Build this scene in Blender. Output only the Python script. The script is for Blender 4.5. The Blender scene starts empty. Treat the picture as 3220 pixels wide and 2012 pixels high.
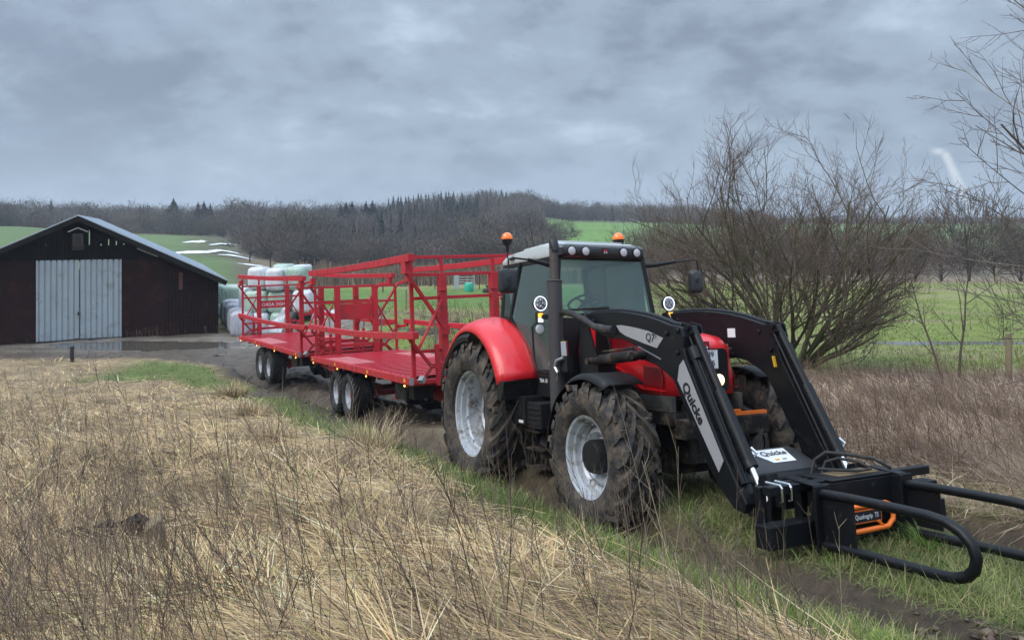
import bpy, math, random
import numpy as np
from mathutils import Vector, Matrix, noise as mn
R = math.radians
random.seed(5)
rng = np.random.default_rng(11)
scene = bpy.context.scene
COL = scene.collection

# ---------------------------------------------------------------- objects
def tag(o, label=None, cat=None, group=None, kind=None):
    if label: o['label'] = label
    if cat: o['category'] = cat
    if group: o['group'] = group
    if kind: o['kind'] = kind
    return o

def empty(name, mat=None, loc=None, rz=0):
    o = bpy.data.objects.new(name, None)
    COL.objects.link(o)
    o.empty_display_size = .2
    if mat is not None: o.matrix_world = mat
    if loc is not None:
        o.location = loc
        o.rotation_euler = (0, 0, rz)
    return o

def copy_tree(o, parent=None):
    c = o.copy(); COL.objects.link(c)
    if parent is not None: c.parent = parent
    for ch in list(o.children): copy_tree(ch, c)
    return c

class MB:
    """collects shapes that become ONE mesh object"""
    def __init__(s): s.v = []; s.f = []; s.m = []; s.mi = 0
    def add(s, vs, fs, mi=None):
        n = len(s.v); mi = s.mi if mi is None else mi
        s.v += [tuple(p) for p in vs]
        for f in fs: s.f.append([i + n for i in f]); s.m.append(mi)
    def box(s, a, b, mi=None):
        (x0, y0, z0), (x1, y1, z1) = a, b
        x0, x1 = min(x0, x1), max(x0, x1); y0, y1 = min(y0, y1), max(y0, y1); z0, z1 = min(z0, z1), max(z0, z1)
        s.add([(x0,y0,z0),(x1,y0,z0),(x1,y1,z0),(x0,y1,z0),(x0,y0,z1),(x1,y0,z1),(x1,y1,z1),(x0,y1,z1)],
              [(0,3,2,1),(4,5,6,7),(0,1,5,4),(1,2,6,5),(2,3,7,6),(3,0,4,7)], mi)
    def bar(s, p, q, w, h, up=(0,0,1), mi=None, ext=0):
        p, q = Vector(p), Vector(q); d = (q - p).normalized(); p = p - d*ext; q = q + d*ext
        u = Vector(up); sx = d.cross(u)
        if sx.length < 1e-4: sx = d.cross(Vector((0,1,0)))
        sx.normalize(); u = sx.cross(d).normalized()
        vs = []
        for e in (p, q):
            for a, b in ((-1,-1),(1,-1),(1,1),(-1,1)): vs.append(e + sx*(a*w/2) + u*(b*h/2))
        s.add(vs, [(0,1,2,3),(7,6,5,4),(0,4,5,1),(1,5,6,2),(2,6,7,3),(3,7,4,0)], mi)
    def tube(s, pts, r, n=8, mi=None, caps=True):
        pts = [Vector(p) for p in pts]
        rs = r if isinstance(r, (list, tuple)) else [r]*len(pts)
        vs = []; fs = []; pu = None
        for i, p in enumerate(pts):
            d = (pts[min(i+1, len(pts)-1)] - pts[max(i-1, 0)]).normalized()
            if pu is None:
                a = Vector((0,0,1)) if abs(d.z) < .9 else Vector((1,0,0))
                u = d.cross(a).normalized()
            else:
                u = (pu - d*pu.dot(d)).normalized()
            pu = u; w = d.cross(u)
            for k in range(n):
                t = 2*math.pi*k/n
                vs.append(p + (u*math.cos(t) + w*math.sin(t))*rs[i])
        for i in range(len(pts)-1):
            for k in range(n):
                fs.append((i*n+k, i*n+(k+1)%n, (i+1)*n+(k+1)%n, (i+1)*n+k))
        if caps:
            fs.append(tuple(range(n))[::-1]); fs.append(tuple((len(pts)-1)*n+k for k in range(n)))
        s.add(vs, fs, mi)
    def cyl(s, p, q, r, n=16, mi=None, r2=None): s.tube([p, q], [r, r if r2 is None else r2], n, mi)
    def prism(s, poly, y0, y1, mi=None, plane='xz'):
        n = len(poly)
        def P(a, b, c):
            return (a, c, b) if plane == 'xz' else ((c, a, b) if plane == 'yz' else (a, b, c))
        vs = [P(a, b, y0) for a, b in poly] + [P(a, b, y1) for a, b in poly]
        fs = [tuple(range(n)), tuple(range(2*n-1, n-1, -1))]
        for i in range(n):
            j = (i+1) % n; fs.append((i, i+n, j+n, j))
        s.add(vs, fs, mi)
    def lathe(s, prof, c, axis='y', n=48, mi=None, close=True):
        """prof: (offset along axis, radius)"""
        vs = []; m = len(prof); fs = []
        for k in range(n):
            t = 2*math.pi*k/n; a, b = math.cos(t), math.sin(t)
            for (o, r) in prof:
                if axis == 'y': vs.append((c[0]+r*a, c[1]+o, c[2]+r*b))
                elif axis == 'x': vs.append((c[0]+o, c[1]+r*a, c[2]+r*b))
                else: vs.append((c[0]+r*a, c[1]+r*b, c[2]+o))
        for k in range(n):
            k2 = (k+1) % n
            for i in range(m-1): fs.append((k*m+i, k*m+i+1, k2*m+i+1, k2*m+i))
        s.add(vs, fs, mi)
    def loft(s, secs, mi=None, cap=True, closed=True):
        n = len(secs[0]); vs = [p for c in secs for p in c]; fs = []
        for i in range(len(secs)-1):
            for k in range(n if closed else n-1):
                fs.append((i*n+k, i*n+(k+1)%n, (i+1)*n+(k+1)%n, (i+1)*n+k))
        if cap and closed:
            fs.append(tuple(range(n))[::-1]); fs.append(tuple((len(secs)-1)*n+k for k in range(n)))
        s.add(vs, fs, mi)
    def text(s, txt, o, right, up, h, mi=None, bold=.0, depth=.002, align='CENTER', sx=1.0):
        cu = bpy.data.curves.new('t', 'FONT'); cu.body = txt; cu.size = 1; cu.offset = bold
        cu.align_x = align; cu.align_y = 'CENTER'; cu.resolution_u = 3
        ob = bpy.data.objects.new('t', cu); COL.objects.link(ob)
        bpy.context.view_layer.update()
        me = ob.evaluated_get(bpy.context.evaluated_depsgraph_get()).to_mesh()
        right = Vector(right).normalized(); up = Vector(up).normalized(); nrm = right.cross(up)
        o = Vector(o)
        vs = [o + right*(v.co.x*h*sx) + up*(v.co.y*h) + nrm*depth for v in me.vertices]
        s.add(vs, [tuple(p.vertices) for p in me.polygons], mi)
        ob.to_mesh_clear(); bpy.data.objects.remove(ob); bpy.data.curves.remove(cu)
    def build(s, name, mat, parent=None, bevel=0, smooth=False, solid=0, loc=None, recalc=True):
        me = bpy.data.meshes.new(name)
        me.from_pydata(s.v, [], s.f)
        mats = mat if isinstance(mat, (list, tuple)) else [mat]
        for m in mats: me.materials.append(m)
        me.polygons.foreach_set('material_index', s.m)
        me.update()
        if recalc:
            import bmesh
            bm = bmesh.new(); bm.from_mesh(me)
            bmesh.ops.recalc_face_normals(bm, faces=bm.faces); bm.to_mesh(me); bm.free()
        if smooth:
            me.polygons.foreach_set('use_smooth', [True]*len(me.polygons))
            if smooth != 'all': me.set_sharp_from_angle(angle=R(35))
        o = bpy.data.objects.new(name, me); COL.objects.link(o)
        if parent is not None: o.parent = parent
        if loc: o.location = loc
        if solid:
            md = o.modifiers.new('s', 'SOLIDIFY'); md.thickness = solid; md.offset = 0
        if bevel:
            md = o.modifiers.new('b', 'BEVEL'); md.width = bevel; md.segments = 2
            md.limit_method = 'ANGLE'; md.angle_limit = R(40); md.harden_normals = False
        return o

def npmesh(name, V, F, mat, col=None, parent=None, smooth=False, attrs=None):
    me = bpy.data.meshes.new(name)
    V = np.ascontiguousarray(V, dtype=np.float32); F = np.ascontiguousarray(F, dtype=np.int32)
    k = F.shape[1]
    me.vertices.add(len(V)); me.vertices.foreach_set('co', V.ravel())
    me.loops.add(F.size); me.loops.foreach_set('vertex_index', F.ravel())
    me.polygons.add(len(F))
    me.polygons.foreach_set('loop_start', np.arange(0, F.size, k, dtype=np.int32))
    try: me.polygons.foreach_set('loop_total', np.full(len(F), k, dtype=np.int32))
    except Exception: pass
    if smooth: me.polygons.foreach_set('use_smooth', np.ones(len(F), dtype=bool))
    me.update(calc_edges=True)
    def put(nm, c):
        c = np.asarray(c, dtype=np.float32)
        if c.shape[1] == 3: c = np.hstack([c, np.ones((len(c), 1), dtype=np.float32)])
        a = me.color_attributes.new(nm, 'FLOAT_COLOR', 'POINT'); a.data.foreach_set('color', np.ascontiguousarray(c).ravel())
    if col is not None: put('col', col)
    for nm, c in (attrs or {}).items(): put(nm, c)
    me.materials.append(mat)
    o = bpy.data.objects.new(name, me); COL.objects.link(o)
    if parent is not None: o.parent = parent
    return o

# ---------------------------------------------------------------- materials
def nodes(name):
    m = bpy.data.materials.new(name); m.use_nodes = True
    nt = m.node_tree; return m, nt, nt.nodes['Principled BSDF']

def mat(name, c, rough=.5, metal=0, var=0., vs=3., bump=0., bs=40., dirt=None, dirt_amt=0., dirt_s=4., coat=0, spec=.5, emit=None, es=0, alpha=None):
    m, nt, b = nodes(name); N = nt.nodes; L = nt.links
    b.inputs['Base Color'].default_value = (*c, 1); b.inputs['Roughness'].default_value = rough
    b.inputs['Metallic'].default_value = metal; b.inputs['Coat Weight'].default_value = coat
    b.inputs['Specular IOR Level'].default_value = spec
    tc = N.new('ShaderNodeTexCoord')
    src = None
    if var or dirt:
        nz = N.new('ShaderNodeTexNoise'); nz.inputs['Scale'].default_value = vs; nz.inputs['Detail'].default_value = 6
        nz.inputs['Roughness'].default_value = .65
        L.new(tc.outputs['Object'], nz.inputs['Vector'])
        mx = N.new('ShaderNodeMix'); mx.data_type = 'RGBA'
        mx.inputs[6].default_value = (*[x*(1-var) for x in c], 1); mx.inputs[7].default_value = (*[min(1, x*(1+var)) for x in c], 1)
        L.new(nz.outputs['Fac'], mx.inputs[0]); src = mx.outputs[2]
        if dirt:
            n2 = N.new('ShaderNodeTexNoise'); n2.inputs['Scale'].default_value = dirt_s; n2.inputs['Detail'].default_value = 9; n2.inputs['Roughness'].default_value = .7
            L.new(tc.outputs['Object'], n2.inputs['Vector'])
            mr = N.new('ShaderNodeMapRange'); mr.inputs[1].default_value = .62-dirt_amt*.35; mr.inputs[2].default_value = .74-dirt_amt*.25
            L.new(n2.outputs['Fac'], mr.inputs[0])
            m3 = N.new('ShaderNodeMix'); m3.data_type = 'RGBA'
            L.new(mr.outputs[0], m3.inputs[0]); L.new(src, m3.inputs[6]); m3.inputs[7].default_value = (*dirt, 1)
            src = m3.outputs[2]
            ra = N.new('ShaderNodeMapRange'); ra.inputs[3].default_value = rough; ra.inputs[4].default_value = .9
            L.new(mr.outputs[0], ra.inputs[0]); L.new(ra.outputs[0], b.inputs['Roughness'])
        L.new(src, b.inputs['Base Color'])
    if bump:
        nb = N.new('ShaderNodeTexNoise'); nb.inputs['Scale'].default_value = bs; nb.inputs['Detail'].default_value = 5
        L.new(tc.outputs['Object'], nb.inputs['Vector'])
        bp = N.new('ShaderNodeBump'); bp.inputs['Strength'].default_value = bump; bp.inputs['Distance'].default_value = .02
        L.new(nb.outputs['Fac'], bp.inputs['Height']); L.new(bp.outputs[0], b.inputs['Normal'])
    if emit:
        b.inputs['Emission Color'].default_value = (*emit, 1); b.inputs['Emission Strength'].default_value = es
    return m

def attr_mat(name, rough=.8, trans=0, vs=0, amt=.0):
    m, nt, b = nodes(name); N = nt.nodes; L = nt.links
    a = N.new('ShaderNodeAttribute'); a.attribute_name = 'col'
    L.new(a.outputs['Color'], b.inputs['Base Color']); b.inputs['Roughness'].default_value = rough
    b.inputs['Specular IOR Level'].default_value = .25
    if trans:
        t = N.new('ShaderNodeBsdfTranslucent'); L.new(a.outputs['Color'], t.inputs['Color'])
        mx = N.new('ShaderNodeMixShader'); mx.inputs[0].default_value = trans
        L.new(b.outputs[0], mx.inputs[1]); L.new(t.outputs[0], mx.inputs[2])
        L.new(mx.outputs[0], N['Material Output'].inputs['Surface'])
    return m

MUDC = (.10, .077, .056)
M = {}
M['red'] = mat('tractor_red', (.66, .010, .018), .34, var=.10, coat=.3, dirt=(.34,.05,.04), dirt_amt=.12, dirt_s=9)
M['tred'] = mat('trailer_red', (.47, .014, .026), .45, var=.28, vs=1.6, dirt=(.22,.045,.04), dirt_amt=.26, dirt_s=3.5)
M['gap_shade'] = mat('deck_gap_shade', (.09, .006, .010), .6, var=.3)  # plate under the slats, its red darkened to stand for shaded gaps
M['deck'] = mat('deck_red', (.72, .035, .06), .28, var=.15, vs=2, dirt=(.35,.06,.06), dirt_amt=.12, dirt_s=5)
M['plate'] = mat('worn_plate', (.60, .13, .14), .35, var=.25, vs=5, dirt=(.35,.2,.18), dirt_amt=.3, dirt_s=7)
M['black'] = mat('black_paint', (.0035, .0042, .006), .45, var=.3, vs=6, spec=.32, dirt=(.035,.03,.026), dirt_amt=.10, dirt_s=14)
M['blackd'] = mat('muddy_black', (.009, .008, .008), .65, spec=.3, var=.4, vs=6, dirt=MUDC, dirt_amt=.42, dirt_s=7, bump=.3)
M['plastic'] = mat('black_plastic', (.009, .009, .010), .55, bump=.1, bs=200, spec=.35)
M['rubber'] = mat('rubber', (.018, .017, .017), .75, var=.3, vs=9, dirt=(.105,.080,.058), dirt_amt=.52, dirt_s=6, bump=.6, bs=30)
M['rubber2'] = mat('trailer_rubber', (.016, .016, .017), .7, var=.3, vs=9, dirt=(.08,.065,.05), dirt_amt=.25, dirt_s=7, bump=.4, bs=30)
M['silver'] = mat('rim_silver', (.50, .53, .57), .38, metal=.35, var=.12, dirt=(.16,.13,.10), dirt_amt=.36, dirt_s=6)
M['panel'] = mat('grey_panel', (.25, .25, .25), .5, var=.15, vs=5, dirt=(.13,.12,.11), dirt_amt=.08, dirt_s=15)
M['chrome'] = mat('chrome', (.75, .76, .78), .15, metal=1)
M['steel'] = mat('steel', (.45, .46, .47), .35, metal=.8)
M['exh'] = mat('exhaust_grey', (.045, .042, .045), .6, var=.25, vs=5)
M['exh2'] = mat('exhaust_pipe', (.10, .085, .08), .5, metal=.5, var=.5, vs=14)
M['roofgrey'] = mat('roof_grey', (.42, .45, .45), .4, var=.1, vs=5, dirt=(.2,.2,.18), dirt_amt=.08)
M['white'] = mat('white', (.75, .76, .78), .5)
M['ink'] = mat('ink', (.01, .01, .015), .5)
M['orange'] = mat('orange_paint', (.80, .17, .015), .4, var=.1)
M['beacon'] = mat('beacon_orange', (.85, .16, .01), .12, coat=.6, emit=(1,.2,.01), es=.15)
M['lens'] = mat('lens', (.55, .55, .57), .15, bump=.4, bs=90, coat=.5)
M['led'] = mat('led_ring', (.8,.85,1), .3, emit=(.75,.82,1), es=1.1)
M['warm'] = mat('headlamp', (1,.85,.6), .2, emit=(1,.70,.36), es=1.3)
M['amber'] = mat('amber', (.9,.35,.02), .2, emit=(1,.45,.05), es=1.2)
M['amberlit'] = mat('amber_lit', (.9,.4,.05), .2, emit=(1,.42,.08), es=5)
M['yellow'] = mat('yellow', (.75,.42,.03), .4)
M['seat'] = mat('seat_fabric', (.025,.03,.035), .8)
M['interior'] = mat('cab_interior', (.035,.04,.042), .7)
M['badge_red'] = mat('badge_red', (.6,.02,.03), .3)

def glass(name, tint, dens=.35, refl=.9):
    m = bpy.data.materials.new(name); m.use_nodes = True; nt = m.node_tree; N = nt.nodes; L = nt.links
    N.remove(N['Principled BSDF'])
    t = N.new('ShaderNodeBsdfTransparent'); t.inputs[0].default_value = (*tint, 1)
    d = N.new('ShaderNodeBsdfDiffuse'); d.inputs[0].default_value = (.42, .62, .58, 1)  # pale teal mixed in as a painted reflection of bright sky
    g = N.new('ShaderNodeBsdfGlossy'); g.inputs[0].default_value = (refl, refl, refl, 1); g.inputs['Roughness'].default_value = .03
    fr = N.new('ShaderNodeFresnel'); fr.inputs[0].default_value = 1.42
    m1 = N.new('ShaderNodeMixShader'); m1.inputs[0].default_value = dens
    L.new(t.outputs[0], m1.inputs[1]); L.new(d.outputs[0], m1.inputs[2])
    m2 = N.new('ShaderNodeMixShader'); L.new(fr.outputs[0], m2.inputs[0])
    L.new(m1.outputs[0], m2.inputs[1]); L.new(g.outputs[0], m2.inputs[2])
    L.new(m2.outputs[0], N['Material Output'].inputs['Surface'])
    return m
M['glass'] = glass('tinted_glass_sheen', (.90, .99, .97), .13)
M['mirror'] = mat('mirror_back', (.02, .021, .024), .45)

# ---------------------------------------------------------------- camera (a level phone camera; the frame is a crop below its axis)
cam = bpy.data.cameras.new('camera'); co = bpy.data.objects.new('camera', cam); COL.objects.link(co)
co.location = (0, 0, 5.3); co.rotation_euler = (R(90), 0, 0)
cam.sensor_width = 36; cam.lens = 36*1800/2420.; cam.shift_y = -(756-538)/2420.
cam.clip_start = .1; cam.clip_end = 6000
scene.camera = co

# ---------------------------------------------------------------- sky and light
SUN_EL, SUN_AZ = 48, -60      # overcast: very soft sun, from the left behind the camera
w = bpy.data.worlds.new('World'); scene.world = w; w.use_nodes = True
nt = w.node_tree; N = nt.nodes; L = nt.links; N.clear()
def math_n(op, a, b=None, c=None, clamp=False):
    n = N.new('ShaderNodeMath'); n.operation = op; n.use_clamp = clamp
    for i, x in enumerate((a, b, c)):
        if x is None: continue
        if isinstance(x, (int, float)): n.inputs[i].default_value = x
        else: L.new(x, n.inputs[i])
    return n.outputs[0]
def maprange(x, a, b, c, d, smooth=True):
    n = N.new('ShaderNodeMapRange'); n.interpolation_type = 'SMOOTHSTEP' if smooth else 'LINEAR'
    L.new(x, n.inputs[0])
    for i, q in enumerate((a, b, c, d)): n.inputs[i+1].default_value = q
    return n.outputs[0]
def mixc(f, a, b):
    n = N.new('ShaderNodeMix'); n.data_type = 'RGBA'
    if isinstance(f, (int, float)): n.inputs[0].default_value = f
    else: L.new(f, n.inputs[0])
    for i, q in ((6, a), (7, b)):
        if isinstance(q, tuple): n.inputs[i].default_value = (*q, 1)
        else: L.new(q, n.inputs[i])
    return n.outputs[2]
tc = N.new('ShaderNodeTexCoord'); sp = N.new('ShaderNodeSeparateXYZ'); L.new(tc.outputs['Generated'], sp.inputs[0])
dx, dy, dz = sp.outputs
sky = N.new('ShaderNodeTexSky'); sky.sky_type = 'NISHITA'; sky.sun_disc = False
sky.sun_elevation = R(SUN_EL); sky.sun_rotation = R(SUN_AZ + 180)
den = math_n('ADD', math_n('MAXIMUM', dz, 0.0), .42)
px_ = math_n('DIVIDE', dx, den); py_ = math_n('DIVIDE', dy, den)
cb = N.new('ShaderNodeCombineXYZ'); L.new(px_, cb.inputs[0]); L.new(py_, cb.inputs[1])
cb.inputs[2].default_value = 5.3
def noise_n(scale, det=6, rough=.55, dist=0., vec=None, sc=None):
    n = N.new('ShaderNodeTexNoise'); n.inputs['Scale'].default_value = scale; n.inputs['Detail'].default_value = det
    n.inputs['Roughness'].default_value = rough; n.inputs['Distortion'].default_value = dist
    v = vec or cb.outputs[0]
    if sc:
        mp = N.new('ShaderNodeMapping'); mp.inputs['Scale'].default_value = sc; L.new(v, mp.inputs[0]); v = mp.outputs[0]
    L.new(v, n.inputs['Vector']); return n.outputs['Fac']
n1 = noise_n(2.1, 4, .5, .0, sc=(.9, 1.0, 1))
n2 = noise_n(6.5, 6, .55, .1, sc=(.9, 1.0, 1))
n3 = noise_n(1.0, 4, .5, .2, sc=(1.0, 1.4, 1))
n4 = noise_n(11., 5, .55, .0)
cl = math_n('ADD', math_n('MULTIPLY', n1, .44), math_n('ADD', math_n('MULTIPLY', n2, .38), math_n('MULTIPLY', n4, .18)))
K = 10.2   # cloud radiance is written times ten because the background runs at strength 0.1
dark = tuple(K*x for x in (.158, .192, .250)); mid = tuple(K*x for x in (.238, .292, .362)); lite = tuple(K*x for x in (.365, .445, .53))
c1 = mixc(maprange(cl, .40, .53, 0, 1), dark, mid)
c2 = mixc(maprange(cl, .52, .68, 0, 1), c1, lite)
c2 = mixc(math_n('MULTIPLY', maprange(n3, .5, .7, 0, 1), .35), c2, tuple(K*x for x in (.25, .32, .42)))
# even grey-blue veil towards the horizon, brighter cloud overhead (an overcast sky is about three times brighter at the zenith)
hz = maprange(dz, .0, .17, 1, 0)
c3 = mixc(math_n('MULTIPLY', hz, .62), c2, tuple(K*x for x in (.275, .352, .440)))
# break in the cloud with a shaft of light, low on the right
az = math_n('DIVIDE', dx, math_n('MAXIMUM', dy, .05)); el = math_n('DIVIDE', dz, math_n('MAXIMUM', dy, .05))
ce = math_n('MULTIPLY_ADD', math_n('SUBTRACT', .101, el), .46, .567)
dd = math_n('ABSOLUTE', math_n('SUBTRACT', az, ce))
streak = math_n('MULTIPLY', maprange(dd, .001, .010, 1, 0), math_n('MULTIPLY', maprange(el, .01, .06, .25, 1), maprange(el, .095, .104, 1, 0)))
gap = math_n('MULTIPLY', maprange(math_n('ABSOLUTE', math_n('SUBTRACT', az, .560)), .0, .016, 1, 0), maprange(math_n('ABSOLUTE', math_n('SUBTRACT', el, .1)), 0, .007, 1, 0))
stn = math_n('MULTIPLY', math_n('MAXIMUM', streak, gap), math_n('MULTIPLY', maprange(dy, 0, .1, 0, 1), .42))
c4 = mixc(stn, c3, tuple(K*x for x in (.72, .74, .74)))
lift = maprange(dz, .30, .72, 1, 4.0)
vm = N.new('ShaderNodeVectorMath'); vm.operation = 'SCALE'; L.new(c4, vm.inputs[0]); L.new(lift, vm.inputs['Scale'])
# under the horizon the world is the dark of land
land = mixc(maprange(dz, -.02, 0, 1, 0), vm.outputs[0], tuple(K*x for x in (.05,.05,.04)))
fin = mixc(.06, land, sky.outputs[0])
bg = N.new('ShaderNodeBackground'); bg.inputs['Strength'].default_value = .1; L.new(fin, bg.inputs['Color'])
ow = N.new('ShaderNodeOutputWorld'); L.new(bg.outputs[0], ow.inputs['Surface'])
sl = bpy.data.lights.new('sun', 'SUN'); sl.energy = 1.5; sl.angle = R(40); sl.color = (1, .94, .85)
so = bpy.data.objects.new('sun', sl); COL.objects.link(so)
sd = Vector((math.sin(R(SUN_AZ))*math.cos(R(SUN_EL)), -math.cos(R(SUN_AZ))*math.cos(R(SUN_EL)), math.sin(R(SUN_EL))))
so.rotation_euler = sd.to_track_quat('Z', 'Y').to_euler()
scene.view_settings.view_transform = 'Standard'; scene.view_settings.look = 'None'
scene.view_settings.exposure = 0.62; scene.view_settings.gamma = 1
scene.cycles.max_bounces = 6; scene.cycles.transparent_max_bounces = 12
scene.cycles.use_denoising = True

# ---------------------------------------------------------------- terrain
def hsh(ix, iy, s):
    n = (ix*374761393 + iy*668265263 + s*974634777) & 0xffffffff
    n = ((n ^ (n >> 13))*1274126177) & 0xffffffff
    return ((n ^ (n >> 16)) & 0xffff)/65535.
def vn(x, y, s=0):
    x = np.asarray(x, float); y = np.asarray(y, float)
    ix = np.floor(x).astype(np.int64); iy = np.floor(y).astype(np.int64)
    fx = x-ix; fy = y-iy; fx = fx*fx*(3-2*fx); fy = fy*fy*(3-2*fy)
    a = hsh(ix, iy, s); b = hsh(ix+1, iy, s); c = hsh(ix, iy+1, s); d = hsh(ix+1, iy+1, s)
    return (a*(1-fx)+b*fx)*(1-fy)+(c*(1-fx)+d*fx)*fy - .5
def fbm(x, y, s=0, o=4):
    r = 0; a = 1.
    for i in range(o):
        r = r + a*vn(x*2**i, y*2**i, s+i*7); a *= .5
    return r
def ss(x, a, b):
    t = np.clip((np.asarray(x, float)-a)/(b-a), 0, 1); return t*t*(3-2*t)
def smi(x, xp, fp):   # gently smoothed interpolation
    return (np.interp(x, xp, fp)*2 + np.interp(np.asarray(x)*1.03, xp, fp) + np.interp(np.asarray(x)*.97, xp, fp))/4
YC = [-8,3,5,10,14.1,17.6,21.2,25,29.2,34,60]; XC = [9.3,3.92,2.94,.52,-1.2,-2.6,-4.5,-6.6,-9.2,-12.5,-30]
def xc(Y): return np.interp(Y, YC, XC)
TT = np.array([-.9,-.67,-.5,-.39,-.32,-.17,0,.1,.2,.33,.5,.67,.9])
TY = np.array([37,60,100,150,200,250,300,350,400,600,1400])
TZ = np.array([
 [0,.6,1.9,3.8,5.7,5.4,5.0,4.8,5,8,12],
 [0,.6,1.9,3.8,5.7,5.4,5.0,4.8,5,8,12],
 [0,.3,1.0,2.0,3.5,4.6,5.6,6.4,6.5,9,12],
 [0,0,.1,1.0,2.9,4,5.4,6.4,7,9,12],
 [0,0,-.6,-1.4,.6,2.6,4.2,5.6,7,10,12],
 [.4,.3,-1.2,-3.0,-.8,2.4,5.0,6.6,7.4,10,12],
 [.75,.6,-1.0,-3.0,.6,5.4,10.6,13.0,13.,12,12],
 [.8,.7,-1.6,-1.0,2.4,5.2,8.0,9.4,9.6,10,12],
 [.8,.75,-1.5,-.6,1.8,4.6,7.2,8.2,8.6,9.5,11],
 [.8,.75,-1.5,-1.0,.5,2.4,4.2,5.8,7.2,8.4,9],
 [.85,.8,-1.5,-1.2,0,1.8,3.6,5.4,7.2,8.0,8.4],
 [.85,.8,-1.5,-1.2,0,1.8,3.6,5.4,7.2,8.0,8.4],
 [.85,.8,-1.5,-1.2,0,1.8,3.6,5.4,7.2,8.0,8.4]])
def tabz(t, Y):
    t = np.clip(t, TT[0], TT[-1]); Yc = np.clip(Y, TY[0], TY[-1])
    i = np.clip(np.searchsorted(TT, t)-1, 0, len(TT)-2); j = np.clip(np.searchsorted(TY, Yc)-1, 0, len(TY)-2)
    a = (t-TT[i])/(TT[i+1]-TT[i]); b = (Yc-TY[j])/(TY[j+1]-TY[j])
    a = a*a*(3-2*a); b = b*.5 + .5*b*b*(3-2*b)
    return (TZ[i,j]*(1-a)+TZ[i+1,j]*a)*(1-b)+(TZ[i,j+1]*(1-a)+TZ[i+1,j+1]*a)*b
def offc(X, Y): return X - xc(Y)
def G(X, Y, detail=True):
    X = np.asarray(X, float); Y = np.asarray(Y, float)
    a = 3.8-.147*Y
    zl = .18*np.log1p(np.exp(np.clip(a/.18, -40, 40)))
    zr = smi(Y, [-60,5,8,12,16,20,24,28.6,40,60,90], [12,3.07,2.65,2.15,1.78,1.48,1.2,.95,.85,.8,.8])
    off = offc(X, Y)
    wr = ss(off, 1.6, 7)
    z = zl*(1-wr)+zr*wr
    wf = ss(Y, 45, 75)
    z = z*(1-wf) + tabz(X/np.maximum(Y, 20), Y)*wf
    dep = np.interp(Y, [0,5.5,6.6,12,14,26,30,33], [.12,.12,.27,.27,.30,.22,.08,0])
    o2 = off + .05*vn(Y*1.3, X*0+3, 4)
    for c in (-1.22, 1.2):
        z = z - dep*np.exp(-(np.abs((o2-c)/np.interp(Y,[5,7,13,15],[.27,.36,.36,.42]))**4))
    midm = np.exp(-(np.abs(off/1.9)**6))*ss(Y, 12.5, 15)*(1-ss(Y, 29, 33))
    z = z - .08*midm
    if detail:
        yard = ss(Y, 26, 29)*(1-ss(Y, 37.3, 38.6))*ss(-X, 2, 6)
        d_ = ((X+16.5)/6.0)**2 + ((Y-34.2)/1.7)**2
        z = z + yard*(.045 - .085*(1-ss(d_, .2, .9)))
        mudm = np.clip(midm + yard*.5, 0, 1)
        z = z + .16*fbm(X*1.7, Y*1.7, 3)*midm + .11*fbm(X*5, Y*5, 33)*midm + .05*fbm(X*.6, Y*.6, 9)*yard + .05*fbm(X*2.6, Y*2.6, 9)*yard + .03*np.abs(fbm(X*6, Y*3.5, 19))*yard
        near = 1-ss(Y, 40, 70)
        z = z + .05*fbm(X*.8, Y*.8, 1)*near*(1-yard)*(1-ss(np.abs(off), 0, 1.9)*0)
        bank = ss(-off, 2.2, 4)*(1-ss(Y, 24, 28))
        z = z + bank*(.22*fbm(X*1.0, Y*1.0, 21) + .10*np.abs(fbm(X*2.6, Y*2.6, 23)) + .02)
        rough = ss(off, 3, 7)*ss(Y, 24, 28)*(1-ss(Y, 39, 43))*(1-ss(X, 2, 8))
        z = z + rough*(.30*np.abs(fbm(X*.8, Y*.8, 41)) + .12*fbm(X*2, Y*2, 43))
    z = z - .07*np.exp(-(np.abs(off/1.25)**6))*(1-ss(Y, 5.6, 6.6))
    z = z - .11*np.exp(-((Y-28.7-.25*vn(X*.5, X*0, 8))/.42)**2)*ss(X, 12.5, 15)
    return z
def Gs(x, y): return float(G(np.array([x]), np.array([y]))[0])
def hit(u, v, y0=3., y1=400.):
    """ground point seen along a direction from the standpoint (u, v of a 2420 px wide view): used to survey where things stand"""
    tx = (u-1210)/1800.; tz = (v-538)/1800.
    Y = np.concatenate([np.arange(y0, 60, .05), np.arange(60, y1, .4)]); Y = Y[Y < y1]
    g = G(tx*Y, Y); k = np.argmax(5.3 - tz*Y <= g)
    return tx*Y[k], Y[k], float(g[k])

def grow(a, step, lim, f=1.12):
    out = []; s = step; x = a
    while x < lim: x += s; s *= f; out.append(x)
    return out
xs = np.arange(-16, 12, .09); xr = grow(xs[-1], .1, 800, 1.07); xl = [-q for q in grow(16, .1, 800, 1.07)]
xs = np.array(sorted(xl)+list(xs)+xr)
ys = np.arange(2.2, 31, .085); yb = [2.2-q for q in grow(0, .2, 60, 1.2)]
ys = np.array(sorted(yb)+list(ys)+grow(ys[-1], .1, 1150, 1.045))
gx, gy = np.meshgrid(xs, ys)
gx = gx.ravel(); gy = gy.ravel(); gz = G(gx, gy)

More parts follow.
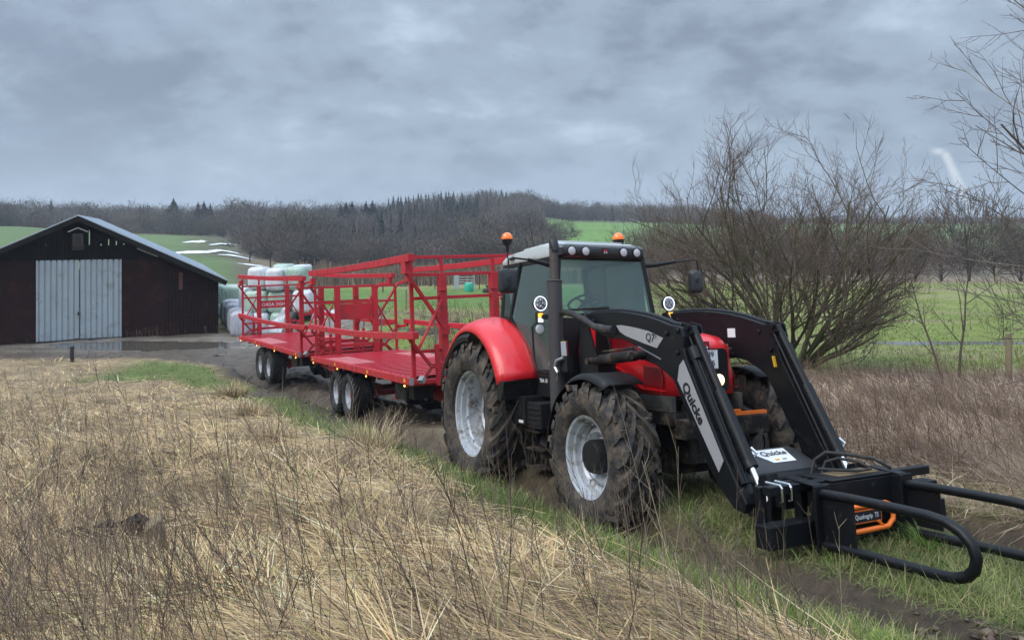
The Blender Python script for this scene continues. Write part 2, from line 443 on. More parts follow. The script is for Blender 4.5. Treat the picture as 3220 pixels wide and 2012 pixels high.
def masks(X, Y):
    off = offc(X, Y) + .22*fbm(X*1.2, Y*1.2, 55); t = X/np.maximum(Y, 5)
    n = fbm(X*.5, Y*.5, 61)
    YB = np.interp(X, [-30,-20,-16,-12.5,-9.8,-8.2,-6.9], [32,31.4,31.0,29.5,28.0,25.5,20]) + .7*n
    rutm = np.maximum(np.exp(-(np.abs((off+1.2)/.48)**4)), np.exp(-(np.abs((off-1.22)/.46)**4)))*(1-ss(Y, 12, 15))
    lane = np.exp(-(np.abs(off/2.25)**8))*ss(Y, 12, 14.5)*(1-ss(Y, 33, 36))
    yard = ss(Y, -.4+YB, .4+YB)*(1-ss(Y + .4*n, 37.8, 38.8))*(1-ss(off, 3, 5))*ss(X, -60, -30)
    yard = np.maximum(yard, ss(Y, 30, 31)*(1-ss(Y, 36.5, 37.5))*(1-ss(X, -9, -5))*ss(X, -60, -25))
    mud = np.clip(np.maximum(np.maximum(rutm, lane), yard), 0, 1)
    vg = ss(off, np.interp(Y,[3,10,16,25],[-2.45,-2.6,-3.6,-5])-.15, np.interp(Y,[3,10,16,25],[-2.0,-2.15,-3.0,-4.2]))*(1-ss(off, -1.75, -1.45))
    vg = vg*(1-ss(Y, 24, 29))
    strip = ss(Y, 24, 25.2)*(1-ss(Y-YB, -.8, .2))*ss(X, -15.5, -13.5)*(1-ss(off, -3, -2))
    green = np.maximum(vg, strip)
    median = np.exp(-(np.abs(off/.95)**4))*(1-ss(Y, 11, 13.5))
    rightm = ss(off, 1.5, 1.9)*(1-ss(off, 2.6, 3.6))*(1-ss(Y, 20, 24))
    weeds = ss(off, 2.5, 3.4)*(1-ss(Y + 1.5*n, 19, 22))
    mead = ss(off, 1.5, 2.5)*ss(Y + 1.5*n, 20, 22.5)*(1-ss(Y, 60, 66))
    mead = np.maximum(mead, ss(Y, 38, 39.5)*(1-ss(Y, 60, 66))*ss(X,-13,-11))
    mead = np.maximum(mead, ss(Y, 12, 14)*np.exp(-(np.abs((off-2.7)/.9)**4))*(1-ss(Y,26,30)))
    return dict(off=off, t=t, mud=mud, green=green, median=median, rightm=rightm, weeds=weeds, mead=mead*(1-mud), yard=yard, lane=lane, rut=rutm)

def mixv(a, b, m): return a*(1-m[:, None]) + np.array(b)[None]*m[:, None] if not isinstance(b, np.ndarray) or b.ndim == 1 else a*(1-m[:, None]) + b*m[:, None]
mk = masks(gx, gy)
STRAW = np.array((.30, .225, .135)); MUD = (.082, .058, .040); GRN = (.115, .15, .04); DGR = (.16, .16, .065); WEED = (.17, .12, .085)
nn = fbm(gx*1.1, gy*1.1, 71); nf = fbm(gx*.12, gy*.12, 73)
c = np.tile(STRAW, (len(gx), 1))*(1+.35*nn[:, None])
c = mixv(c, (.16,.15,.06), ss(nf, .1, .5)*.5)
c = mixv(c, WEED, mk['weeds'])
c = mixv(c, DGR, np.clip(mk['median']+mk['rightm']*.6, 0, 1)*.8)
c = mixv(c, GRN, mk['green'])
mc = np.tile((.175,.215,.048), (len(gx),1)); mc = mixv(mc, (.25,.225,.11), ss(fbm(gx*.25, gy*.5, 81), -.05, .45)*.9)
rough = ss(mk['off'], 3, 6)*ss(gy, 25, 28)*(1-ss(gy, 38, 42))*(1-ss(gx, 1, 7))
mc = mixv(mc, (.19,.16,.08), rough*ss(fbm(gx*.7, gy*.7, 83), -.3, .3)); mc = mixv(mc, (.06,.055,.04), rough*ss(fbm(gx*.5, gy*1.1, 85), .12, .3))
mc = mixv(mc, (.08,.17,.035), ss(gy, 40, 44)*(1-ss(gy, 56, 60))*.7*(1-ss(gx,2,12)))
c = c*(1-mk['mead'][:, None]) + mc*mk['mead'][:, None]
far = ss(gy, 60, 68)
reed = np.tile((.19,.15,.095), (len(gx),1))
FF = np.tile((.105,.088,.062), (len(gx),1))
fn = fbm(gx*.02, gy*.02, 91)
t = mk['t']
reedm = (1-ss(gy, 100, 112))*ss(t, -.25, -.18)
FF = FF*(1-reedm[:, None]) + reed*reedm[:, None]
tanm = ss(gy, 104, 112)*(1-ss(gy, 150, 158))*ss(t, -.38, -.30)*(1-ss(t, -.02, .05)); FF = mixv(FF, (.24,.19,.11), tanm)
lf = (1-ss(t, -.375+.00*fn, -.355))*(1-ss(gy + 14*fn, 205, 212)); FF = mixv(FF, (.105,.16,.055), lf)
brn = lf*ss(t, -.435, -.405)*ss(gy, 118, 130); FF = mixv(FF, (.095,.085,.05), brn*.8)
mfld = ss(t, .015, .035)*(1-ss(t, .30, .34))*ss(gy, 168, 178)*(1-ss(gy, 284, 290)); FF = mixv(FF, (.12,.22,.045), mfld)
rf = ss(t, .15, .17)*ss(gy, 190, 210)*(1-ss(gy, 394, 398)); FF = mixv(FF, (.11,.19,.05), rf)
bandl = np.maximum(np.exp(-((gy-238)/2.5)**2), np.exp(-((gy-262)/2.)**2))*np.maximum(mfld, rf); FF = mixv(FF, (.08,.10,.05), bandl*.8)
c = c*(1-far[:, None]) + FF*far[:, None]
lm = ss(gy, 44, 50)*(1-ss(gx, -16, -13)); c = mixv(c, (.15,.17,.065), lm*(1-far)*.9)
lr = ss(gy, 39, 41)*(1-ss(gy, 62, 70))*(1-ss(t, -.30, -.26)); c = mixv(c, (.21,.19,.10), lr*.8*ss(fbm(gx*.3, gy*.6, 95), -.4, .2))
c = mixv(c, MUD, mk['mud']); c = c*(1-.45*(mk['lane']*(1-mk['yard']))[:, None]); c = mixv(c, (.27,.235,.195), mk['yard']*.8*(.25+.75*ss(gy-.6*nn, 31.5, 33)))
c = mixv(c, (.10,.078,.058), mk['yard']*ss(fbm(gx*.45, gy*1.3, 97), -.05, .25)*.75)
c = np.clip(c*(1+.25*fbm(gx*3.1, gy*3.1, 77)[:, None]), .005, 1)
wet = np.clip(mk['mud']*.75 + mk['yard']*.45*(.4+ss(fbm(gx*.8, gy*1.6, 98), -.2, .2)), 0, 1)
nx, ny = len(xs), len(ys)
ii = (np.arange(ny-1)[:, None]*nx + np.arange(nx-1)[None]).ravel()
F = np.stack([ii, ii+1, ii+nx+1, ii+nx], 1)
gm, nt2, b = nodes('ground'); N2 = nt2.nodes; L2 = nt2.links
a1 = N2.new('ShaderNodeAttribute'); a1.attribute_name = 'col'; a2 = N2.new('ShaderNodeAttribute'); a2.attribute_name = 'wet'
geo = N2.new('ShaderNodeNewGeometry')
def gn(scale, det=8, rough=.65, sc=None):
    n = N2.new('ShaderNodeTexNoise'); n.inputs['Scale'].default_value = scale; n.inputs['Detail'].default_value = det; n.inputs['Roughness'].default_value = rough
    if sc:
        mp = N2.new('ShaderNodeMapping'); mp.inputs['Scale'].default_value = sc; L2.new(geo.outputs['Position'], mp.inputs[0]); L2.new(mp.outputs[0], n.inputs['Vector'])
    else: L2.new(geo.outputs['Position'], n.inputs['Vector'])
    return n.outputs['Fac']
q1 = gn(9); q2 = gn(1.3, 10, .7)
mm = N2.new('ShaderNodeMath'); mm.operation = 'MULTIPLY_ADD'; L2.new(q1, mm.inputs[0]); mm.inputs[1].default_value = 1.6; mm.inputs[2].default_value = -.30
m4 = N2.new('ShaderNodeMath'); m4.operation = 'MULTIPLY_ADD'; L2.new(q2, m4.inputs[0]); m4.inputs[1].default_value = 1.0; L2.new(mm.outputs[0], m4.inputs[2])
vmx = N2.new('ShaderNodeVectorMath'); vmx.operation = 'SCALE'; L2.new(a1.outputs['Color'], vmx.inputs[0]); L2.new(m4.outputs[0], vmx.inputs['Scale'])
L2.new(vmx.outputs[0], b.inputs['Base Color'])
rr = N2.new('ShaderNodeMapRange'); L2.new(a2.outputs['Fac'], rr.inputs[0]); rr.inputs[3].default_value = .95; rr.inputs[4].default_value = .28
L2.new(rr.outputs[0], b.inputs['Roughness']); b.inputs['Specular IOR Level'].default_value = .35
bp = N2.new('ShaderNodeBump'); bp.inputs['Strength'].default_value = 1.; bp.inputs['Distance'].default_value = .09
L2.new(gn(12, 8, .7), bp.inputs['Height']); L2.new(bp.outputs[0], b.inputs['Normal'])
ground = npmesh('ground', np.stack([gx, gy, gz], 1), F, gm, c, smooth=True, attrs={'wet': np.repeat(wet[:, None], 3, 1)})
tag(ground, kind='structure')

# air: pale even haze in one closed box round the whole scene
hm = bpy.data.materials.new('haze'); hm.use_nodes = True; hn = hm.node_tree; hn.nodes.remove(hn.nodes['Principled BSDF'])
pv = hn.nodes.new('ShaderNodeVolumePrincipled'); pv.inputs['Color'].default_value = (.80, .88, 1, 1); pv.inputs['Density'].default_value = .00055; pv.inputs['Anisotropy'].default_value = .2
hn.links.new(pv.outputs[0], hn.nodes['Material Output'].inputs['Volume'])
hb0 = MB(); hb0.box((-900,-110,float(gz.min())-1),(900,1300,48)); hz_o = hb0.build('haze', hm); tag(hz_o, 'thin pale haze in the air over the valley', 'haze', kind='stuff')

# standing water: level sheets that show where the ground dips below them
wm, ntw, bw = nodes('water'); bw.inputs['Base Color'].default_value = (.09, .08, .065, 1); bw.inputs['Roughness'].default_value = .06
bw.inputs['Specular IOR Level'].default_value = .8
tx_ = ntw.nodes.new('ShaderNodeTexNoise'); tx_.inputs['Scale'].default_value = 9; bpw = ntw.nodes.new('ShaderNodeBump'); bpw.inputs['Strength'].default_value = .08; bpw.inputs['Distance'].default_value = .02
ntw.links.new(tx_.outputs['Fac'], bpw.inputs['Height']); ntw.links.new(bpw.outputs[0], bw.inputs['Normal'])
def sheet(name, pts, z):
    m_ = MB(); m_.add([(x, y, z) for x, y in pts], [tuple(range(len(pts)))]); o = m_.build(name, wm, recalc=False); tag(o, kind='structure'); return o
sheet('puddle', [(13.5,28.15),(30,28.2),(30,29.2),(13.5,29.2)], .94)
sheet('puddle', [(-24,31.6),(-17,31.2),(-13.5,31.0),(-11.5,31.8),(-10.6,33.2),(-11.2,35),(-13.4,36.6),(-17,36.4),(-24,34.4)], .012)
# ---------------------------------------------------------------- frames of the machines
def frame(O, fx, roll=0):
    fx = Vector(fx).normalized(); h = Vector((fx.x, fx.y, 0)).normalized()
    l = Vector((-h.y, h.x, -math.tan(R(roll)))); l = (l - fx*l.dot(fx)).normalized(); f = fx.cross(l)
    m = Matrix.Identity(4)
    for i in range(3): m[i][0] = fx[i]; m[i][1] = l[i]; m[i][2] = f[i]; m[i][3] = O[i]
    return m
FT = frame((.516, 9.976, 2.021), (.434, -.890, .140), 2.5)
F1 = frame((-.71, 14.122, 2.628), (.455, -.885, .100))
F2 = frame((-5.049, 22.45, 1.727), (.519, -.852, .060))

# ---------------------------------------------------------------- wheels
def tyre(name, c, Ro, W, ri, parent, mt, lugs=22, lh=.045, side=-1, mud=.02, seed=1, ang=0.):
    """lathe body with chevron lugs; side = which way the outer face looks"""
    m = MB(); h = W/2; Rb = Ro-lh
    prof = [(-h*.72, ri), (-h*.86, ri+.02), (-h*.99, ri+(Rb-ri)*.30), (-h*1.03, ri+(Rb-ri)*.55), (-h*.98, ri+(Rb-ri)*.78), (-h*.90, Rb-.035), (-h*.72, Rb-.008), (-h*.35, Rb), (0, Rb+.003)]
    prof = prof + [(-a, r) for a, r in prof[-2::-1]]
    m.lathe(prof, (0,0,0), 'y', 96)
    for s in (-1, 1):
        for k in range(lugs):
            t0 = 2*math.pi*(k + (.5 if s > 0 else 0))/lugs
            K = 6; secs = []
            for i in range(K+1):
                f = i/K; y = s*h*(-.06 + 1.10*f)
                da = s*0 + (f**.85)*1.15*W/Ro*.85
                rb = Rb - .02 - (.07 if f > .95 else (.02 if f > .8 else 0)); rt = Ro - (.075 if f > .95 else (.018 if f > .8 else 0))
                wd = (.024 + .014*f)/Ro*1.35
                a0 = t0 - da - wd; a1 = t0 - da + wd
                P = lambda a, r: (r*math.cos(a), y, r*math.sin(a))
                secs.append([P(a0-.012, rb), P(a0+.004, rt), P(a1-.004, rt), P(a1+.012, rb)])
            m.loft(secs)
    # mud caked into the tread and thrown on the side walls
    r = random.Random(seed); vs = []
    for (x, y, z) in m.v:
        rad = math.hypot(x, z); p = Vector((x*5+seed, y*5, z*5)); p2 = p*3.1
        f = max(0, min(1, (rad-(ri+.06))/.2))
        d = (mn.noise(p)*mud + mn.noise(p2)*mud*.6)*f
        k = (rad+d)/rad; vs.append((x*k, y + mn.noise(p2+Vector((9,9,9)))*mud*.5*f, z*k))
    m.v = vs
    if mud > .015:
        for i in range(int(150*mud/.02)):
            a = r.uniform(0, 2*math.pi); y = r.uniform(-h*.9, h*.9); rad = Rb + r.uniform(-.005, .02)
            cx, cz = rad*math.cos(a), rad*math.sin(a); s_ = r.uniform(.018, .05)
            pts = []; 
            for j in range(8):
                v = Vector((1 if j & 1 else -1, 1 if j & 2 else -1, 1 if j & 4 else -1))*s_*r.uniform(.35, .8); pts.append((cx+v.x, y+v.y*1.2, cz+v.z))
            m.add(pts, [(0,2,3,1),(4,5,7,6),(0,1,5,4),(2,6,7,3),(0,4,6,2),(1,3,7,5)])
    o = m.build(name, mt, parent, smooth=True, loc=c)
    return o

def rim(c_parent, ri, W, depth, disc_r, side, kind='rear', name='rim'):
    m = MB(); s = side; h = W/2*.74
    # barrel: outer flange, bead step, long barrel, inner flange
    p = [(s*h, ri+.012), (s*(h+.012), ri+.005), (s*h, ri-.018), (s*(h-.05), ri-.03), (s*(h-.06), ri-.055), (s*(h-.12), ri-.062), (s*(h-.14), ri-.09), (s*(h-depth), ri-.10), (s*(h-depth-.02), ri-.085), (-s*h, ri-.04), (-s*h, ri+.01)]
    m.lathe(p, (0,0,0), 'y', 64)
    # wheel disc with dished centre
    q = [(s*(h-depth), ri-.10), (s*(h-depth+.03), ri*.72), (s*(h-depth+.06), ri*.60), (s*(h-depth+.0), ri*.45), (s*(h-depth-.0), .001)]
    m.lathe(q, (0,0,0), 'y', 64)
    b_ = m; m.mi = 1
    for k in range(8):
        a = 2*math.pi*k/8+.2; rr = ri-.075
        x, z = rr*math.cos(a), rr*math.sin(a)
        b_.box((x-.018, s*(h-.16), z-.018), (x+.018, s*(h-.11), z+.018), 0)
    for k in range(10):
        a = 2*math.pi*k/10; rr = ri*.36; b_.cyl((rr*math.cos(a), s*(h-depth), rr*math.sin(a)), (rr*math.cos(a), s*(h-depth+.035), rr*math.sin(a)), .014, 6)
    o = m.build(name, [M['silver'], M['steel']], c_parent, smooth=True)
    hb = MB()
    if kind == 'front':
        hb.lathe([(s*(h-depth-.02), .155), (s*(h-depth+.12), .155), (s*(h-depth+.15), .14), (s*(h-depth+.155), .001)], (0,0,0), 'y', 32)
        hb.build('hub', M['plastic'], c_parent, smooth=True)
    elif kind == 'rear':
        hb.lathe([(s*(h-depth-.02), .17), (s*(h-depth+.10), .15), (s*(h-depth+.11), .001)], (0,0,0), 'y', 32)
        hb.build('hub', M['blackd'], c_parent, smooth=True)
    else:
        hb.lathe([(s*(h-depth-.02), .10), (s*(h-depth+.10), .09), (s*(h-depth+.11), .001)], (0,0,0), 'y', 24)
        hb.build('hub', M['tred'], c_parent, smooth=True)

# ---------------------------------------------------------------- tractor
TR = empty('tractor', FT); tag(TR, 'red four-wheel-drive tractor with orange beacons, muddy tyres and a tall grey exhaust', 'tractor')
for s in (-1, 1):
    a = tyre('rear_tyre', (0, s*.905, .9), .9, .61, .525, TR, M['rubber'], 22, .05, s, .022, 3+s); rim(a, .525, .58, .33, .4, s, 'rear')
    a = tyre('front_tyre', (2.78, s*.95, .705), .695, .44, .375, TR, M['rubber'], 19, .045, s, .024, 13+s); rim(a, .375, .45, .18, .3, s, 'front')

# chassis, axles, gearbox
m = MB()
m.box((-.45,-.25,.55),(2.0,.25,1.2)); m.box((2.0,-.2,.62),(3.05,.2,1.15))
m.cyl((0,-.62,.9),(0,.62,.9),.19,20); m.cyl((2.78,-.66,.70),(2.78,.66,.70),.11,16); m.box((2.5,-.3,.5),(3.0,.3,.8))
m.box((3.0,-.26,.62),(3.22,.26,1.0)); m.box((2.3,-.44,.98),(3.2,.44,1.09)); m.box((1.95,-.52,.62),(2.2,.52,1.1))
for s in (-1,1):
    m.cyl((2.78,s*.5,.7),(2.78,s*.72,.7),.17,20); m.bar((2.55,s*.15,.55),(2.78,s*.55,.6),.06,.06)
    m.bar((-.3,s*.35,.5),(-.95,s*.42,.42),.07,.04); m.bar((-.4,s*.3,1.0),(-.8,s*.4,.9),.06,.04)
    for k in range(2):
        for j in range(2): m.cyl((2.35+.1*k,s*.44,.9-.14*j),(2.35+.1*k,s*.47,.9-.14*j),.02,6)
    m.box((2.2,s*.40,.78),(2.75,s*.44,.98))
m.box((-.6,-.1,.42),(-.35,.1,.62)); m.box((-.95,-.05,.40),(-.5,.05,.46))
m.build('chassis', M['blackd'], TR, bevel=.006)
m = MB(); m.cyl((.95,-.56,.60),(1.45,-.56,.60),.12,20); m.cyl((1.18,-.72,.50),(1.3,-.72,.50),.06,16)
m.build('air_tank', M['exh'], TR, smooth=True)
m = MB()
m.box((.83,-.95,.84),(1.16,-.56,1.16)); m.box((1.17,-.92,.82),(1.50,-.52,1.10)); m.box((1.0,-.968,.93),(1.10,-.95,1.05))
for k in range(4): m.box((1.19,-.935,.86+.055*k),(1.48,-.92,.885+.055*k))
tb = m.build('battery_box', M['plastic'], TR, bevel=.015)
m = MB(); m.box((1.02,-.955,.865),(1.13,-.9515,.895)); m.build('sticker', M['white'], tb)
m = MB()
for k in range(3): m.box((.98,-.86,.36+.2*k),(1.35,-.62,.38+.2*k))
for x in (.98,1.33): m.bar((x,-.74,.34),(x,-.66,.86),.02,.12,(0,1,0))
m.build('steps', M['blackd'], TR)
m = MB(); m.box((.2,.5,.6),(1.5,.85,1.15)); m.build('fuel_tank', M['plastic'], TR, bevel=.06)

# hood
def hsec(x, w, zb, zt, r=.10):
    half = [(-w, zb), (-w-.008, zb+(zt-zb)*.35), (-w+.012, zt-.22), (-w+.035, zt-.10), (-w+.09, zt-.035), (-w*.45, zt-.006), (0, zt)]
    pts = half + [(-y, z) for y, z in half[-2::-1]]
    return [(x, y, z) for y, z in pts]
secs = [hsec(1.55,.43,1.48,2.02), hsec(2.0,.43,1.465,1.965), hsec(2.28,.43,1.46,1.93), hsec(2.45,.43,1.40,1.91), hsec(2.62,.43,1.31,1.885), hsec(2.72,.43,1.255,1.87),
        hsec(2.95,.43,1.25,1.835), hsec(3.04,.418,1.25,1.815), hsec(3.11,.392,1.25,1.785), hsec(3.16,.35,1.245,1.75), hsec(3.19,.30,1.24,1.71)]
m = MB(); m.loft(secs)
hood = m.build('hood', M['red'], TR, smooth='all')
M['dark_red'] = mat('dark_red', (.22,.008,.012), .4, bump=.2, bs=60)
for s in (-1,1):   # raised lines and air panel on the flanks
    y0, y1 = s*.440, s*.446
    m = MB(); m.prism([(2.78,1.335),(2.80,1.53),(3.05,1.50),(3.10,1.40),(3.09,1.32)], y0-s*.004, y1, 0)
    m.build('side_vent', M['dark_red'], hood, bevel=.004)
for s in (-1,1):
    m = MB(); pts = [(2.0,1.50),(2.3,1.50),(2.5,1.44),(2.66,1.345),(2.76,1.30),(3.12,1.295)]
    for a_, b_ in zip(pts[:-1], pts[1:]): m.bar((a_[0],s*.438,a_[1]),(b_[0],s*.438,b_[1]),.012,.012)
    m.bar((3.055,s*.436,1.26),(3.045,s*.42,1.72),.006,.006)
    m.build('panel_crease', M['red'], hood)
m = MB(); m.text('6495', (2.10,-.4465,1.70), (1,0,-.05), (0.05,0,1), .115, bold=.02, sx=1.0); m.build('lettering', M['roofgrey'], hood)
m = MB()
def rrect(w, h, r, n=5):
    o = []
    for cx, cy, a0 in ((w/2-r,h/2-r,0),(-w/2+r,h/2-r,90),(-w/2+r,-h/2+r,180),(w/2-r,-h/2+r,270)):
        for k in range(n+1): a = R(a0+90*k/n); o.append((cx+r*math.cos(a), cy+r*math.sin(a)))
    return o
g_ = [(y, z+1.47) for y, z in rrect(.54,.42,.06)]
m.prism(g_, 3.165, 3.205, plane='yz')
for k in range(9): m.box((3.205,-.22,1.30+.035*k),(3.209,.22,1.31+.035*k))
grille = m.build('grille', mat('grille', (.012,.012,.013), .35), hood, bevel=.006)
def badge(o, s, parent):
    """dark square badge with a cluster of red and white triangles, facing forward"""
    x, y, z = o; k = MB()
    k.box((x,y-s*.55,z-s*.5),(x+.006,y+s*.55,z+s*.5),0)
    def tri(cy, cz, w, h, mi):
        k.add([(x+.008,cy-w,cz+h),(x+.008,cy+w,cz+h),(x+.008,cy,cz-h)],[(0,1,2)],mi)
    tri(y-s*.2,z+s*.18,s*.2,s*.13,1); tri(y+s*.2,z+s*.18,s*.2,s*.13,1); tri(y,z-s*.02,s*.2,s*.13,1)
    tri(y-s*.2,z-s*.22,s*.13,s*.16,2); tri(y+s*.2,z-s*.22,s*.13,s*.16,2)
    return k.build('emblem', [M['ink'], M['badge_red'], M['white']], parent, recalc=False)
badge((3.205,0,1.705), .085, hood)
m = MB(); m.box((3.215,-.15,1.485),(3.22,.135,1.665),0)
m.box((3.2205,-.142,1.657),(3.2215,.127,1.660),1); m.box((3.2205,-.142,1.490),(3.2215,.127,1.493),1)
m.text('JN 89', (3.222,-.008,1.62), (0,1,0), (0,0,1), .072, 2, bold=.015, sx=1.15); m.text('7 25', (3.222,.02,1.535), (0,1,0), (0,0,1), .072, 2, bold=.015, sx=1.2)
m.build('number_plate', [M['white'], M['badge_red'], M['ink']], hood)
for y in (-.15, .15):
    m = MB(); m.lathe([(0,.058),(.012,.055),(.02,.04),(.022,.001)], (3.205,y,1.375), 'x', 24); m.build('headlight', M['warm'], TR, smooth=True)
M['dplastic'] = mat('dirty_plastic', (.045,.045,.045), .6, var=.3, dirt=(.11,.10,.08), dirt_amt=.35)
for s in (-1,1): m = MB(); m.box((2.70,s*.38,1.10),(3.20,s*.432,1.245)); m.box((2.80,s*.432,1.135),(3.04,s*.438,1.205)); m.box((3.10,s*.432,1.12),(3.16,s*.437,1.22)); m.build('side_panel', M['dplastic'], TR, bevel=.005)
m = MB(); m.box((3.27,-.02,1.045),(3.32,.62,1.075)); m.bar((3.30,.2,1.09),(3.30,.3,1.09),.03,.02); m.build('tension_strap', M['orange'], TR)
m = MB(); m.box((3.12,-.4,.86),(3.34,.62,1.04)); m.bar((3.3,.5,.9),(3.42,.2,.45),.14,.02); m.build('front_linkage', M['blackd'], TR, bevel=.01)

# rear fenders
for s in (-1,1):
    secs = []; n = 22
    for i in range(n+1):
        a = R(23 + (148-23)*i/n); x = math.cos(a); z = math.sin(a)
        flat = 1 + .03*math.sin((a-R(18))*1.4)
        sec = []
        for (y, r_) in ((.70,1.15),(.80,1.165),(.98,1.14),(1.10,1.095),(1.165,1.04),(1.175,.99)):
            r_ = r_*flat; 
            if a > R(95): r_ *= 1 - .03*ss(math.degrees(a), 95, 140)
            sec.append((x*r_, s*y, .9 + z*r_))
        secs.append(sec)
    m = MB(); m.loft(secs, cap=False, closed=False)
    fd = m.build('rear_fender', M['red'], TR, smooth='all', solid=.012)
    m = MB(); secs2 = []
    for i in range(n+1):
        a = R(30 + (160-30)*i/n); x = math.cos(a); z = math.sin(a); k = 1.045
        secs2.append([(x*.96*k, s*1.155, .9+z*.96*k), (x*.91*k, s*1.20, .9+z*.91*k), (x*.86*k, s*1.19, .9+z*.86*k)])
    m.loft(secs2[9:], cap=False, closed=False)
    m.build('mud_flap', M['plastic'], fd, solid=.01)
    m = MB(); secs3 = []
    for i in range(n+1):
        a = R(24 + (150-24)*i/n); x = math.cos(a); z = math.sin(a)
        secs3.append([(x*1.11, s*.69, .9+z*1.11), (x*1.10, s*1.10, .9+z*1.06), (x*.9, s*.69, .9+z*.9) if False else (x*1.0, s*1.13, .9+z*1.0)])
    m.loft(secs3, cap=False, closed=False)
    m.build('liner', M['plastic'], fd, solid=.008)
    m = MB(); m.prism([(1.0,1.12),(1.08,1.30),(1.10,1.335),(.90,1.335),(.90,1.12)], s*.70, s*1.165); m.build('fender_foot', M['panel'] if False else M['plastic'], fd)
    # front fender
    secs = []
    for i in range(17):
        a = R(62 + (178-62)*i/16); x = 2.78+.79*math.cos(a); z = .68+.79*math.sin(a)
        x2 = 2.78+.74*math.cos(a); z2 = .68+.74*math.sin(a)
        secs.append([(x, s*.70, z), (x, s*1.08, z), (x2, s*1.14, z2)])
    m = MB(); m.loft(secs, cap=False, closed=False); ff = m.build('front_fender', M['plastic'], TR, solid=.012, smooth=True)
    m = MB(); m.bar((2.5,s*.66,1.0),(2.6,s*.72,1.43),.04,.02); m.build('fender_bracket', M['blackd'], ff)

# cab
m = MB()
def pil(p, q, w=.06, h=.06, up=(0,1,0)): m.bar(p, q, w, h, up)
for s in (-1,1):
    pil((1.40,s*.585,2.74),(1.46,s*.67,2.08)); pil((1.46,s*.67,2.08),(1.46,s*.62,1.42))       # A
    pil((.52,s*.625,2.76),(.38,s*.705,2.06),.05,.07); pil((.38,s*.705,2.06),(.72,s*.70,1.78),.03,.05); pil((.72,s*.70,1.78),(1.0,s*.70,1.42),.03,.05)  # B and rear edge of the door
    pil((.04,s*.60,2.76),(.05,s*.66,2.05),.07,.08)
    pil((.02,s*.61,2.75),(1.42,s*.60,2.74)); pil((.0,s*.66,2.07),(.42,s*.70,2.07),.05,.06)
    pil((1.0,s*.69,1.41),(1.47,s*.66,1.41),.05,.06)
    m.prism([(-.05,1.2),(-.05,2.05),(.36,2.05),(.70,1.78),(.98,1.42),(.98,1.2)], s*.60, s*.69)
    m.prism([(.98,1.15),(.98,1.40),(1.5,1.40),(1.5,1.15)], s*.60, s*.72)
pil((1.40,-.58,2.73),(1.40,.58,2.73)); pil((.03,-.6,2.75),(.03,.6,2.75)); pil((1.475,-.64,2.06),(1.475,.64,2.06),.04,.05)
m.box((-.05,-.6,1.15),(.04,.6,1.75)); m.box((-.05,-.6,1.12),(1.46,.6,1.22)); m.box((1.40,-.6,1.22),(1.50,.6,2.04))
cab = m.build('cab_frame', M['plastic'], TR, bevel=.008)
m = MB(); m.text('TRA 10', (1.22,-.7225,1.33), (1,0,0), (0,0,1), .06, bold=.02); m.build('lettering', M['white'], cab)
def pane(name, pts, par, mt='glass', th=.006):
    k = MB(); k.add(pts, [tuple(range(len(pts)))]); o = k.build(name, M[mt], par, recalc=False)
    md = o.modifiers.new('s','SOLIDIFY'); md.thickness = th; return o
pane('windshield', [(1.42,-.565,2.71),(1.42,.565,2.71),(1.475,.65,2.09),(1.475,-.65,2.09)], cab)
pane('rear_window', [(.02,-.57,2.72),(.02,.57,2.72),(.0,.62,1.78),(.0,-.62,1.78)], cab)
for s in (-1,1):
    pane('side_window', [(.08,s*.61,2.72),(.48,s*.63,2.72),(.36,s*.69,2.10),(.08,s*.67,2.10)], cab)
    pane('door_window', [(.56,s*.625,2.71),(1.37,s*.595,2.71),(1.44,s*.68,2.08),(1.44,s*.655,1.45),(1.03,s*.70,1.45),(.75,s*.715,1.80),(.42,s*.712,2.08)], cab)
m = MB()
m.tube([(1.10,-.73,2.0),(1.12,-.80,1.95),(1.14,-.80,1.6),(1.22,-.80,1.46),(1.32,-.73,1.42)], .013, 8)
m.build('hand_rail', M['plastic'], cab, smooth=True)
m = MB(); m.tube([(1.46,-.55,2.13),(1.50,-.3,2.14),(1.50,.02,2.15)], [.008,.010,.022], 6); m.build('wiper', M['plastic'], cab)
m = MB()   # seat and console
m.box((.30,-.24,1.50),(.78,.24,1.68)); m.prism([(.18,1.6),(.30,1.62),(.26,2.05),(.12,2.07)], -.2, .2); m.box((.35,-.2,1.22),(.7,.2,1.5)); m.box((.35,-.42,1.62),(.8,-.30,1.86))
m.build('driver_seat', M['seat'], TR, bevel=.05)
m = MB(); m.box((1.22,-.30,1.22),(1.40,.3,2.02)); m.bar((1.25,-.02,1.9),(1.08,-.04,2.20),.09,.09); m.box((.1,.38,1.2),(1.1,.58,1.9)); m.box((.0,-.6,1.22),(1.4,.6,1.25))
m.build('console', M['interior'], TR, bevel=.02)
m = MB(); cw = Vector((1.06,-.04,2.24)); nn_ = Vector((-.42,0,.9)).normalized(); u_ = Vector((0,1,0)); v_ = nn_.cross(u_)
ring = [cw + u_*(.205*math.cos(2*math.pi*k/28)) + v_*(.205*math.sin(2*math.pi*k/28)) for k in range(29)]
m.tube(ring, .016, 8, caps=False)
for a in (90,210,330): m.tube([cw, cw + u_*(.2*math.cos(R(a))) + v_*(.2*math.sin(R(a)))], .014, 6)
m.cyl(cw-nn_*.03, cw+nn_*.02, .05, 12)
m.build('steering_wheel', M['plastic'], TR, smooth=True)
m = MB(); m.box((.95,-.60,2.35),(1.05,-.5,2.50)); m.tube([(.9,-.58,1.7),(.85,-.56,2.1),(1.0,-.56,2.36)], .012, 6); m.build('monitor', M['plastic'], TR, bevel=.01)
